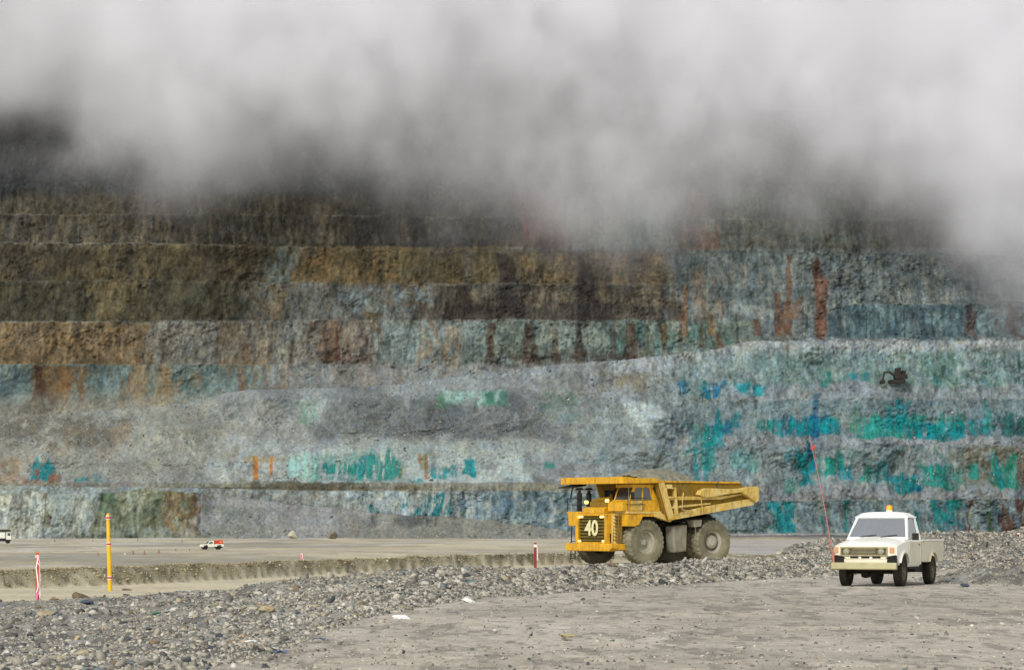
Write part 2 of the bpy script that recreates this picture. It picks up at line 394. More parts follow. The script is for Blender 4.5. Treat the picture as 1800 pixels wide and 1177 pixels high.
    # -- 565..640
    op(-W, 280, 566, 642, (118, 98, 70), 1, '', 20, 2)
    op(-W, 280, 566, 642, (92, 76, 56), .7, 'b', 20, 2, .52)
    op(-W, 260, 566, 642, (146, 120, 78), .6, 'v', 20, 2, .56)
    op(270, 560, 566, 642, (116, 112, 102), 1, '', 16, 2)
    op(380, 440, 566, 642, (118, 92, 60), .75, 'v', 14, 2, .42)
    op(430, 500, 595, 640, (158, 154, 138), .65, 'b', 14, 4, .48)
    op(270, 560, 566, 642, (86, 78, 66), .75, 's', 16, 2, .52)
    op(550, 655, 563, 642, (112, 96, 78), .7, '', 10, 2)
    op(540, 660, 563, 642, (92, 66, 48), .75, 's', 24, 2, .50)
    op(650, 860, 563, 670, (112, 122, 118), 1, '', 8, 2)
    op(650, 860, 563, 670, (134, 110, 84), .7, 's', 8, 2, .54)
    op(840, 1330, 563, 670, (118, 126, 116), 1, '', 8, 2)
    op(840, 1330, 563, 670, (82, 92, 84), .7, 'b', 8, 2, .5)
    op(1090, 1300, 566, 625, (66, 110, 102), .6, 'v', 14, 4, .5)
    for (x, wt, wb, c) in [(862, 6, 11, (74, 58, 44)), (930, 7, 17, (66, 52, 42)), (1018, 6, 16, (62, 50, 44)), (1108, 5, 16, (84, 62, 48)),
                           (1165, 5, 9, (96, 74, 52)), (1232, 3, 6, (90, 76, 50)), (1265, 2, 7, (110, 78, 48)), (1296, 2, 5, (70, 58, 50)), (1075, 4, 9, (70, 62, 50)), (975, 3, 8, (92, 84, 66)), (1195, 3, 6, (84, 70, 50))]:
        streak(x, 566, 655, wt, wb, c, .92, 3)
    op(840, 1130, 620, 662, (66, 54, 46), .75, 'b', 12, 10, .44)
    # long stain runs through the upper benches
    for (x, y0, y1, wt, wb, c, ln) in [(885, 442, 560, 12, 26, (56, 50, 48), 18), (1025, 444, 560, 6, 26, (56, 50, 50), 12), (810, 500, 562, 10, 22, (56, 50, 46), 20),
                                       (963, 385, 440, 12, 22, (66, 42, 38), 0), (1388, 448, 590, 3, 9, (104, 66, 42), -4), (1366, 515, 590, 5, 8, (106, 70, 44), 3),
                                       (1329, 560, 590, 5, 8, (98, 68, 50), 3), (1203, 500, 590, 3, 7, (124, 86, 48), 0), (1247, 540, 590, 2, 8, (124, 94, 56), 3),
                                       (1524, 536, 598, .8, .9, (36, 40, 42), 0), (1590, 536, 598, .8, .9, (40, 46, 48), 0), (590, 575, 640, 2, 5, (84, 52, 36), 4)]:
        streak(x, y0, y1, wt, wb, c, .9, ln)
    streak(1436, 450, 500, 3, 15, (104, 64, 42), .92, 6); streak(1444, 488, 600, 14, 11, (112, 68, 42), .92, -2)
    streak(1410, 520, 560, 4, 18, (118, 84, 56), .7, -22)
    # -- 640..720 left
    op(-W, 720, 641, 745, (112, 126, 122), 1, '', 14, 2)
    op(-W, 720, 641, 745, (80, 96, 92), .8, 'b', 14, 2, .51)
    op(-W, 720, 641, 745, (110, 94, 70), .9, 's', 14, 2, .5)
    op(-W, 60, 650, 745, (84, 98, 104), .6, 'b', 16, 2, .44)
    op(60, 160, 645, 745, (108, 86, 60), .85, 'v', 10, 2, .42)
    op(240, 310, 642, 720, (136, 120, 96), .8, 'v', 8, 2, .4)
    for (x, w0, w1_, c) in [(562, 5, 6, (72, 46, 36)), (110, 5, 8, (118, 88, 54)), (290, 4, 5, (128, 102, 62)), (425, 9, 8, (104, 80, 54)), (500, 6, 6, (140, 110, 70)),
                            (640, 14, 10, (122, 86, 52)), (676, 8, 12, (58, 46, 44)), (70, 6, 10, (70, 50, 40)), (590, 4, 4, (96, 74, 52)), (465, 4, 5, (80, 70, 54))]:
        streak(x, 642, 722, w0, w1_, c, .85, 3)
    # -- fill slopes: grey broken rock; boundary is the c4 crest
    fm = ss(-2, 1, (YR - c4[None])) * (kinds != 'f5')[:, None] * (kinds != 'f6')[:, None]
    fm = fm * (1 - ss(-1, 1, YR - 848)) ; fm = np.where(PX > 1360, fm * ss(-2, 2, YR - 600), fm)
    C = C * (1 - fm[..., None]) + lin((139, 140, 139)) * fm[..., None]
    op(-W, 480, 700, 850, (150, 145, 132), .8, '', 60, 20, hard=False)
    op(480, 1180, 640, 700, (137, 136, 134), .7, '', 30, 10, hard=False)
    def fop(*a, **k):
        nonlocal C
        C0 = C.copy(); op(*a, **k); mm = fm[..., None]; C = C0 * (1 - mm) + C * mm
    fop(-W, 1200, 640, 850, (112, 112, 110), .65, 'b', 20, 6, .53)
    fop(-W, 450, 700, 850, (164, 157, 142), .4, 'b', 20, 6, .57)
    fop(0, 240, 730, 790, (104, 98, 88), .7, 'b', 20, 8, .46, hard=False)
    fop(40, 300, 745, 800, (158, 136, 108), .35, 'b', 20, 8, .54, hard=False)
    fop(580, 700, 690, 765, (110, 110, 107), .3, '', 26, 12, hard=False)
    fop(700, 980, 715, 765, (100, 100, 98), .35, '', 24, 10, hard=False)
    fop(600, 1000, 690, 765, (76, 78, 78), .5, 'v', 24, 10, .56, hard=False)
    fop(370, 460, 700, 735, (104, 112, 108), .7, 'b', 10, 6, .46, hard=False)
    fop(510, 590, 700, 742, (150, 158, 150), .5, 'b', 10, 6, .42, hard=False)
    fop(515, 545, 705, 745, (84, 116, 94), .8, 'b', 8, 6, .46, hard=False)
    fop(750, 800, 695, 722, (88, 124, 96), .85, 'b', 8, 5, .44, hard=False)
    fop(790, 850, 685, 712, (140, 172, 160), .8, 'b', 10, 5, .44, hard=False)
    fop(845, 880, 690, 716, (70, 124, 106), .5, 'b', 8, 5, .46, hard=False)
    fop(970, 1030, 685, 740, (84, 118, 104), .8, 'v', 10, 8, .48, hard=False)
    fop(1050, 1130, 645, 685, (132, 122, 96), .7, 'b', 14, 8, .46, hard=False)
    fop(400, 560, 765, 850, (168, 170, 164), .8, 'b', 18, 8, .44, hard=False)
    fop(540, 940, 780, 850, (166, 172, 166), .85, 'b', 20, 10, .42, hard=False)
    fop(600, 1000, 755, 800, (150, 152, 142), .7, 'b', 20, 10, .46, hard=False)
    fop(1085, 1165, 705, 790, (176, 182, 178), .9, 'v', 12, 8, .40, hard=False)
    fop(1010, 1110, 765, 810, (90, 114, 116), .75, 'b', 14, 8, .46, hard=False)
    fop(1120, 1160, 775, 805, (74, 100, 124), .7, 'b', 8, 8, .44, hard=False)
    def cone(ax, ay, by, bw, rgb, a, seed, soft=.10, topw=6):
        nonlocal C
        t = (YR - ay) / (by - ay); hw = topw + bw * np.clip(t, 0, 1)
        m_ = (1 - ss(1 - soft, 1 + soft, np.abs(PX - ax + w1 * 5 + w3 * 3) / hw)) * ss(-.03, .05, t) * (1 - ss(.9, 1.06, t + w1 * .06 - .10 * np.abs((PX - ax) / (bw + 1)))) * fm
        m_ = m_ * (1 - a + a * ss(.38, .60, fbm(Xm / 1.5, Zm / 1.5, seed, 4, .7) + .12)) ; m_ = (m_ * .95)[..., None]
        C = C * (1 - m_) + lin(rgb) * (.8 + .5 * fbm(Xm / 1.0, Zm / 1.0, seed + 3, 3))[..., None] * m_
    cone(475, 690, 775, 78, (146, 143, 136), .15, 301)
    cone(655, 683, 768, 84, (114, 115, 112), .35, 302, topw=30)
    cone(768, 700, 764, 84, (100, 101, 100), .5, 303, topw=14)
    cone(900, 694, 770, 96, (104, 105, 104), .5, 304, topw=12)
    cone(985, 655, 740, 90, (126, 126, 122), .4, 305)
    cone(300, 712, 800, 110, (144, 141, 130), .2, 306)
    cone(1075, 690, 790, 66, (132, 136, 132), .25, 307)
    fop(508, 582, 700, 728, (156, 164, 152), .7, 'b', 10, 5, .42, hard=False); fop(530, 562, 722, 744, (120, 148, 126), .85, 'b', 7, 4, .42, hard=False)
    fop(516, 534, 708, 740, (80, 108, 84), .8, 'b', 5, 5, .44, hard=False); fop(745, 800, 697, 716, (84, 118, 92), .8, 'b', 8, 4, .46, hard=False)
    fop(790, 850, 686, 706, (146, 172, 160), .85, 'b', 10, 4, .44, hard=False); fop(848, 878, 690, 712, (60, 118, 100), .6, 'b', 7, 4, .46, hard=False)
    fop(960, 1030, 690, 738, (84, 112, 102), .6, 'b', 10, 8, .48, hard=False)
    # right-hand benches: blue-green ore
    op(1170, W, 612, 700, (128, 142, 138), .85, '', 40, 5)
    op(1300, W, 612, 690, (98, 122, 116), .75, 'b', 30, 5, .47)
    op(1500, W, 614, 690, (78, 112, 96), .5, 'v', 30, 5, .54)
    op(1160, W, 702, 770, (120, 132, 132), .9, '', 30, 3)
    op(1350, W, 702, 770, (94, 110, 114), .65, 'b', 20, 3, .48)
    op(1050, W, 783, 866, (134, 140, 138), .85, '', 30, 3)
    op(1450, W, 783, 866, (118, 122, 118), .6, 'b', 30, 3, .48)
    op(1100, W, 783, 866, (96, 120, 116), .7, 'b', 30, 4, .52)
    op(1680, W, 783, 850, (110, 96, 74), .75, 'b', 20, 6, .46)
    # heaps / spill strips on the benches
    for (x0, x1, y0, y1) in [(1280, 1480, 676, 700), (1450, 1700, 672, 700), (1700, W, 680, 700), (1340, 1440, 766, 783), (1440, W, 768, 784), (1160, 1500, 846, 878), (1480, W, 856, 878), (1400, W, 597, 612)]:
        op(x0, x1, y0, y1, (133, 135, 136), .85, '', 16, 4, hard=False)
    op(1080, 1500, 760, 860, (138, 140, 138), .5, 'b', 20, 8, .5)
    T1, T2, T3 = (10, 118, 122), (22, 114, 104), (12, 94, 118)
    rag = fbm(Xm / 2.4, Xm * 0 + 3, 48, 4, .65); rb_ = fbm(Xm / 3.5, Xm * 0 + 8, 49, 3)
    V3 = fbm((Xm + w1 * .8) / .9, Zm / 8, 59, 4, .6)
    def teal(x0, x1, y0, y1, c=T1, a=.9, th=.46, fx=5, m='v'):
        nonlocal C
        h_ = y1 - y0; x_ = PX + w1 * 10 + w3 * 8 + (V2 - .5) * 26 + (V1 - .5) * 22
        tp = y0 - 3 + h_ * .8 * (rag - .42) + (V2 - .5) * 14 + 3 * w3; bt = y1 - h_ * .35 * (rb_ - .3)
        m_ = ss(x0 - fx, x0 + fx, x_) * (1 - ss(x1 - fx, x1 + fx, x_)) * ss(tp - 3, tp + 5, YR) * (1 - ss(bt - 2, bt + 2.5, YR + w2 * 4))
        m_ = m_ * ss(th - .16, th + .05, V3 * .7 + B2 * .3) * a
        cc = lin(c) * (.35 + 1.3 * V3 + .5 * (B2 - .5))[..., None]
        C = C * (1 - m_[..., None]) + cc * m_[..., None]
    for q in [(1190, 1215, 672, 692, T3, .9, .46), (1228, 1242, 672, 700, T1), (1235, 1245, 680, 700, T3), (1255, 1272, 668, 698, T3), (1300, 1322, 672, 690), (1326, 1350, 675, 698),
              (1412, 1422, 668, 690, T2, .7), (1444, 1462, 656, 684, T2), (1478, 1486, 662, 672), (1494, 1518, 658, 670), (1640, 1660, 665, 682, T1, .7), (1724, 1734, 664, 678, T3, .6),
              (1230, 1262, 745, 790, T1, .8, .5), (1262, 1290, 735, 770, T3), (1290, 1310, 730, 756, T1, .8), (1336, 1360, 738, 758, T2), (1358, 1400, 736, 764, T1), (1380, 1460, 728, 768, T3), (1400, 1480, 735, 766, T1),
              (1495, 1510, 722, 760, (60, 120, 90), .7), (1510, 1620, 728, 772, (30, 128, 116), .9, .42), (1548, 1590, 702, 760, T1, .75, .47), (1590, 1640, 745, 775, T1, .95, .38), (1620, 1700, 742, 776, T1, .95, .38), (1640, 1700, 730, 760, T2, .6),
              (1705, 1730, 740, 768, T1, .8), (1728, 1750, 712, 760, (40, 110, 100), .8), (1760, 1800, 725, 768, (34, 84, 82), .9, .4), (1400, 1438, 780, 862, T1, .95, .40), (1425, 1438, 772, 830, T3, .95, .36), (1380, 1395, 784, 810, T1, .6), (1380, 1400, 840, 866, T2, .7),
              (1450, 1485, 798, 838, T2, .95, .42), (1475, 1500, 815, 845, T1), (1520, 1534, 820, 848, T2, .9, .4), (1540, 1570, 810, 850, T1, .7), (1565, 1620, 832, 868, T1, .95, .38), (1600, 1620, 855, 868, T3, .9, .38),
              (1622, 1660, 812, 860, T2, .9, .42), (1650, 1690, 820, 862, T2, .75, .46), (1705, 1725, 818, 848, T2), (1740, 1790, 800, 862, (30, 120, 100), .9, .44), (1755, 1765, 795, 860, T1), (1790, W, 800, 865, (84, 62, 46), .6),
              (45, 92, 812, 850, T1, .95, .40), (135, 152, 840, 848, T1, .9, .4), (165, 180, 835, 848, T1, .7), (570, 596, 812, 834, T2), (600, 622, 815, 832, T2), (625, 640, 800, 842, T1), (640, 660, 798, 845, T2), (664, 705, 798, 846, T2, .8), (550, 700, 790, 850, T2, .5, .52), (696, 710, 815, 842, (100, 108, 60), .7),
              (765, 790, 820, 842, T1), (740, 760, 795, 830, (110, 100, 64), .6), (812, 834, 806, 838, T1, .95, .38), (955, 975, 812, 822, T2, .8), (720, 740, 840, 850, T1, .7), (500, 560, 800, 845, (140, 186, 170), .6),
              (1205, 1225, 745, 800, T2, .6, .5), (1218, 1228, 770, 850, T1, .8), (1226, 1256, 745, 830, T2, .7, .5), (1290, 1330, 790, 830, (80, 150, 140), .5)]:
        teal(*q)
    streak(1263, 705, 790, 1.5, 13, T1, .95, -3); streak(1246, 760, 850, 4, 6, T1, .8, -6); streak(1433, 690, 770, 6, 8, (18, 84, 116), .8, 0)
    # rust spots in the pale lower face
    for (x, y0, y1, wd_) in [(449, 800, 845, 4.5), (477, 800, 835, 2.5)]: streak(x, y0, y1, wd_, wd_, (176, 108, 34), 1, 0)
    op(440, 485, 802, 812, (170, 140, 80), .5, 'v', 6, 4, .45)
    streak(748, 796, 842, 3, 3, (140, 100, 50), .8); streak(737, 796, 815, 2, 3, (150, 110, 50), .8)
    op(30, 60, 810, 850, (132, 84, 56), .8, 'b', 8, 6, .42, hard=False); op(-W, 20, 800, 850, (150, 118, 84), .5, 'b', 10, 6, .44)
    # -- dark brown windrow and dust strip below the fill slope
    op(-W, 1150, 849, 863, (132, 128, 112), .9, '', 40, 2)
    op(455, 640, 845, 858, (98, 94, 78), .9, '', 16, 3, hard=False); op(640, 720, 851, 859, (92, 86, 70), .8, 'b', 10, 2, .44, hard=False); op(95, 240, 850, 862, (128, 124, 122), .8, '', 10, 2, hard=False)
    op(360, 700, 855, 861, (92, 84, 68), .75, '', 30, 1.5)
    # -- low bench face behind the ramp
    kk = (kinds == 'low')[:, None] * (YR > c1[None] - 0.5)
    kk = kk * 1.0
    def lop(*a, **k):
        nonlocal C
        C0 = C.copy(); op(*a, **k); mm = kk[..., None]; C = C0 * (1 - mm) + C * mm
    lop(-W, 1080, 850, 960, (148, 154, 150), 1, '', 20, 2)
    lop(360, 620, 850, 960, (146, 142, 130), .7, 'b', 20, 2, .46)
    lop(850, 1000, 850, 960, (116, 134, 138), .9, 'b', 14, 2, .42)
    lop(820, 1000, 850, 960, (70, 92, 104), .7, 'v', 14, 2, .55)
    lop(1000, W, 870, 960, (118, 130, 130), 1, '', 30, 2)
    lop(1280, W, 870, 960, (98, 112, 116), .7, 'b', 14, 2, .5)
    lop(1640, W, 870, 960, (82, 98, 106), .8, 'b', 14, 2, .48)
    for (x0, x1, c, th) in [(730, 742, T1, .42), (754, 776, T1, .36), (690, 700, T1, .5), (800, 808, T1, .5), (1362, 1396, T1, .36), (1472, 1492, (20, 118, 112), .38), (1610, 1652, (16, 112, 108), .38), (1340, 1362, T2, .5), (940, 950, T1, .5),
                            (1678, 1696, (92, 58, 40), .36), (1730, 1760, (76, 92, 58), .48), (1786, 1812, (88, 56, 44), .44), (1700, 1712, (150, 146, 130), .5), (1700, W, (92, 80, 64), .62)]:
        lop(x0, x1, 874 if x0 > 1000 else 864, 934, c, .9, 'v', 3, 3, th, .06, hard=False)
    # -- the front bluff and its ramp of spill
    ff = (kinds == 'front')[:, None] * np.ones(nc)[None]
    def gop(*a, **k):
        nonlocal C
        C0 = C.copy(); op(*a, **k); mm = ff[..., None]; C = C0 * (1 - mm) + C * mm
    gop(-W, 70, 840, 960, (172, 173, 162), 1, '', 12, 2)
    gop(60, 190, 840, 960, (148, 154, 148), 1, '', 14, 2)
    gop(62, 78, 860, 950, (110, 106, 84), .9, 'v', 5, 4, .40)
    gop(50, 100, 860, 876, (112, 104, 86), .9, 'b', 8, 3, .40)
    gop(180, 350, 840, 960, (136, 140, 122), 1, '', 10, 2)
    gop(180, 350, 840, 960, (104, 108, 84), .8, 'b', 10, 2, .49)
    gop(184, 204, 864, 900, (92, 122, 98), .8, 'v', 5, 4, .42)
    gop(300, 350, 864, 945, (128, 100, 70), .75, 'v', 8, 2, .46)
    gop(348, W, 840, 960, (148, 146, 144), 1, '', 6, 2)
    gop(350, 480, 890, 946, (122, 124, 116), .8, 'b', 10, 6, .44, hard=False)
    gop(640, 1000, 902, 960, (128, 126, 116), .85, '', 30, 5, hard=False)
    gop(690, 770, 903, 928, (92, 92, 90), .8, 'b', 8, 4, .44, hard=False)
    gop(0, 345, 925, 950, (150, 152, 146), .5, 'b', 20, 6, .5)
    bench_c = lin((132, 128, 120)); C = np.where(isb[..., None] > 0, C * 0.3 + bench_c * 0.7, C)
    edge = fm * ss(-3, 0, YR - c4[None]) * (1 - ss(10, 34, YR - c4[None] + w1 * 8)) * ss(330, 420, PX); C = C * (1 - .75 * edge[..., None]) + lin((143, 144, 142)) * .75 * edge[..., None]
    for cl in (c1, c3, c5, c6, c7, c8, c9, front):
        lip = (.35 + ss(.4, .6, fbm(Xm / 12, Zm / 3, 57, 2))) * ss(-1.0, .2, YR - cl[None]) * (1 - ss(.8, 3.2, YR - cl[None] + w3 * 1.5)) * (PX > 0 - 9999); C = C * (1 - .16 * lip[..., None]) + lin((140, 138, 126)) * .16 * lip[..., None]
    # -- mottling of the rock itself: joints, lichen-grey and rusty grains
    mot = fbm(Xm / 1.3, Zm / 1.3, 51, 4, 0.7); mid = fbm(Xm / 5, Zm / 5, 52, 4, 0.6); st = fbm(Xm / 1.1, Zm / 5, 53, 3, 0.6)
    gain = 1 + ((mot - 0.5) * 1.0 + (mid - 0.5) * 1.1) * (1 - .45 * fillm) + (st - 0.5) * 1.1 * rock
    jx = 1 - np.abs(fbm((Xm + Zm * 0.5) / 4 + w1, (Zm - Xm * 0.3) / 5 + w2, 54, 4, 0.6) * 2 - 1)
    gain = gain * (1 - 0.28 * ss(.90, .985, jx) * (0.35 + 0.65 * rock))
    C = C * np.clip(gain, 0.35, 1.9)[..., None]
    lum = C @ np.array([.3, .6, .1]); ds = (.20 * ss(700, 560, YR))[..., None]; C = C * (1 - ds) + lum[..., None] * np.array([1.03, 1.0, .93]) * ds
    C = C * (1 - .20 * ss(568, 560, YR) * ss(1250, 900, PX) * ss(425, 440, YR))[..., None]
    C = C * (1 + .04 * ss(600, 420, YR) + .65 * ss(446, 425, YR))[..., None]  # pigment lightened towards the top to offset the cloud's shade on the wall
    tint = (fbm(Xm / 3, Zm / 3, 55, 4, 0.65) - 0.5)[..., None] * np.array([0.35, 0.06, -0.35]); C = C * (1 + tint * (1 - .4 * fillm)[..., None])
    C = C * (1 + fm[..., None] * np.array([.03, .07, .10]))
    C = C * np.array([.955, 1.005, .985])
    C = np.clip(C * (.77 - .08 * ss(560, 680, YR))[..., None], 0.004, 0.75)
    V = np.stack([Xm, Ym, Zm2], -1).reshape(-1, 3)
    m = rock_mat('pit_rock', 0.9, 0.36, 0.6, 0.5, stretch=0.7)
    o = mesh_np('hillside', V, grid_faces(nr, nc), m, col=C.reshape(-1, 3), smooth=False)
    tag(o, 'terraced open pit wall streaked brown, grey and blue-green', None, None, 'structure')
    return V.reshape(nr, nc, 3), PX, YR, C, fm, ff
WV, WPX, WYR, WC, WFM, WFF = wall()

def wall_point(px_, yr_):
    d = np.abs(WPX - px_) + np.abs(WYR - yr_) * 1.0 + (WYR > 9999) * 0
    i = np.argmin(d); return Vector(WV.reshape(-1, 3)[i])

# ================================================================== PIT FLOOR (6 m below the eye)
ROAD_Z, APR_Z, PIT_Z = -3.1, -1.73, -6.1
def pit_floor():
    ux = np.concatenate([np.linspace(-4.0, -0.2, 60, endpoint=False), np.linspace(-0.2, 0.2, 900, endpoint=False), np.linspace(0.2, 4.0, 60)])
    D = np.concatenate([np.geomspace(60, 330, 20, endpoint=False), 1 / np.linspace(1 / 330, 1 / 1040, 300), [1100, 1300, 1900]])
    DD, UU = np.meshgrid(D, ux, indexing='ij'); X = UU * DD; PX = 900 + UU * F
    Z = np.full_like(X, PIT_Z) + (fbm(X / 22, DD / 60, 61, 4) - 0.5) * 0.7 + (fbm(X / 5, DD / 14, 62, 3) - 0.5) * 0.25
    YR = HZ - Z / DD * F
    # low spill windrow along the toe on the right, and a wheel-track ridge
    top = ss(975, 1010, PX) * (1 - ss(1900, 2000, PX))
    c = 930 + (fbm(X / 20, X * 0, 63, 3) - 0.5) * 8
    h = np.clip(1 - np.abs(DD - c) / 8, 0, 1) * 2.0 * top * (0.7 + 0.6 * fbm(X / 4, DD / 4, 64, 3)); Z = Z + h
    for (x0, x1, dc, hh) in [(-400, 130, 700, .35), (-400, 420, 560, .3), (430, 980, 500, .35), (0, 300, 620, .3), (700, 1100, 700, .3)]:
        Z = Z + ss(x0, x0 + 60, PX) * (1 - ss(x1 - 80, x1, PX)) * np.clip(1 - np.abs(DD - dc - (fbm(X / 15, X * 0, int(dc), 3) - .5) * 50) / 9, 0, 1) * hh
    C = np.zeros(X.shape + (3,)); C[:] = lin((176, 166, 142))
    def mixc(m, rgb): nonlocal C; C = C * (1 - m[..., None]) + lin(rgb) * m[..., None]
    n = fbm(X / 30, DD / 60, 65, 4); n2 = fbm(X / 12, DD / 22, 66, 4); n3 = fbm(X / 25, DD / 30, 67, 3)
    mixc(ss(.45, .62, n) * .75, (188, 178, 152)); mixc(ss(.5, .62, n2) * .5, (140, 134, 116)); mixc(ss(.52, .6, n3) * .7, (180, 176, 166))
    mixc(ss(.54, .62, fbm(X / 40, DD / 45, 68, 3)) * .6, (132, 129, 116))
    mixc(np.clip(h, 0, 1) * .95, (88, 88, 88))
    mixc(ss(1180, 1300, PX) * (DD < 905) * .6, (158, 156, 152))
    C *= (1 + (fbm(X / 3, DD / 5, 69, 4, .7) - .5) * .5)[..., None]
    o = mesh_np('ground', np.stack([X, DD, Z], -1).reshape(-1, 3), grid_faces(*X.shape), rock_mat('pit_floor', 0.8, 0.22, 0.4, 0.25), col=C.reshape(-1, 3))
    tag(o, 'pale graded pit floor with wheel tracks', None, None, 'structure')
pit_floor()

# ================================================================== NEAR GROUND: apron, rubble bank, haul road, far windrow
def zline(y, D): return -(y - HZ) * D / F
K_toe = L((-900, 20), (0, 27), (200, 29.5), (350, 32.5), (500, 38), (640, 50), (800, 61), (940, 67), (1200, 78), (1470, 90), (1660, 100), (1800, 119), (2600, 190))
_cy = L((-900, 1075), (0, 1062), (200, 1050), (400, 1033), (560, 1015), (750, 1002), (990, 993), (1170, 989.5), (1360, 979), (1470, 980), (1660, 977), (1800, 957), (2600, 950))
K_cr = L((-900, 100), (0, 100), (200, 96), (400, 88), (560, 80), (750, 76), (990, 80), (1170, 87), (1360, 93), (1470, 99), (1660, 111), (1800, 130), (2600, 205))
_my = L((-900, 1075), (1340, 990), (1365, 972), (1400, 956), (1440, 950), (1480, 951), (1560, 944), (1670, 937), (1760, 935), (1800, 930), (2600, 925))
K_ft = L((-900, 120), (0, 131), (200, 137), (400, 150), (600, 167), (750, 180), (950, 200), (1080, 216), (1300, 224), (1500, 226), (1800, 238), (2600, 290))
_ty = L((-900, 1004), (0, 1003), (200, 997), (400, 989), (600, 983), (750, 976), (950, 972), (1300, 974), (1340, 976), (1800, 968), (2600, 966))
def near_z(PX, D, fine=True):
    """ground height of the near ground at a bearing and distance (metres)"""
    X = (PX - 900) / F * np.maximum(D, 30)
    toe = K_toe(PX) * (1 + (fbm(X / 3, X * 0, 71, 3) - .5) * .06); cr = K_cr(PX); zc = zline(_cy(PX), cr)
    mm = ss(1330, 1370, PX); m1 = cr + 16; zm = zline(_my(PX), cr + 22)
    ft = K_ft(PX); zt = zline(_ty(PX), ft + 2.0)
    rd = ROAD_Z + L((1200, 0), (1800, .3))(PX)
    ks = [(np.full_like(D, -200.), APR_Z + 0 * D), (toe, APR_Z + 0 * D), (cr, zc), (cr + 2.2, zc - .12),
          (cr + 10, (1 - mm) * np.minimum(rd, zc - .2) + mm * (zc - .25)), (cr + 20, (1 - mm) * rd + mm * zm), (cr + 24, (1 - mm) * rd + mm * (zm - .1)),
          (cr + 34, (1 - mm) * rd + mm * rd), (ft, rd), (ft + 1.6, zt), (ft + 3.0, zt + .02), (ft + 12, PIT_Z - .8 + 0 * D), (ft + 400, PIT_Z - 3 + 0 * D)]
    Z = ks[0][1].copy()
    for (d0, z0), (d1, z1) in zip(ks[:-1], ks[1:]):
        d1 = np.maximum(d1, d0 + .01); t = np.clip((D - d0) / (d1 - d0), 0, 1)
        Z = np.where(D > d0, z0 + (z1 - z0) * t, Z)
    Z = Z + np.where((D > toe) & (D < cr), -.16 * np.sin(np.clip((D - toe) / (cr - toe), 0, 1) * np.pi) * ss(700, 200, PX) * 0, 0)
    # spill pile at the right edge
    e = np.clip(1 - np.sqrt(((X - 16.6) / 4.6) ** 2 + ((D - 82) / 9.0) ** 2), 0, 1); Z = Z + e * .95
    rub = ss(-1, 1.5, D - toe) * (1 - ss(1, 4, D - cr)); rub2 = mm * ss(4, 10, D - cr) * (1 - ss(24, 30, D - cr))
    rb = np.clip(rub + rub2 + (e > 0), 0, 1); fb = ss(-.6, .4, D - ft) * (1 - ss(4, 8, D - ft))
    if fine:
        Z = Z + rb * ((fbm(X / 1.4, D / 2.2, 72, 4, .6) - .5) * .34 + (fbm(X / 5, D / 9, 76, 3) - .5) * .28) + fb * ((fbm(X / 1.2, D / 1.2, 73, 4, .6) - .5) * .22 + (fbm(X / 9, D / 9, 78, 3) - .5) * .2)
        Z = Z + (1 - rb) * (1 - fb) * ((fbm(X / 2, D / 5, 74, 3) - .5) * .03 + (fbm(X / .3, D / .6, 75, 3) - .5) * .012)
    return Z, rb, fb
def tracks(X, D):
    m = np.zeros_like(X)
    for (d0, a, b, ph) in [(47, -.25, 2.2, 0), (55, .55, 3, 1.3), (64, .35, 2, 2.2), (39, .8, 1.6, .5), (80, .3, 3, 4), (72, .9, 2, 3.1), (36, -.5, 1.2, 5)]:
        c = d0 + a * X + b * np.sin(X / 8 + ph)
        for o in (-.8, .8):
            m = np.maximum(m, 1 - ss(.10, .26, np.abs(D - c - o * 1.15) + (fbm(X / .5, D / .5, 98, 2) - .5) * .12))
    return m
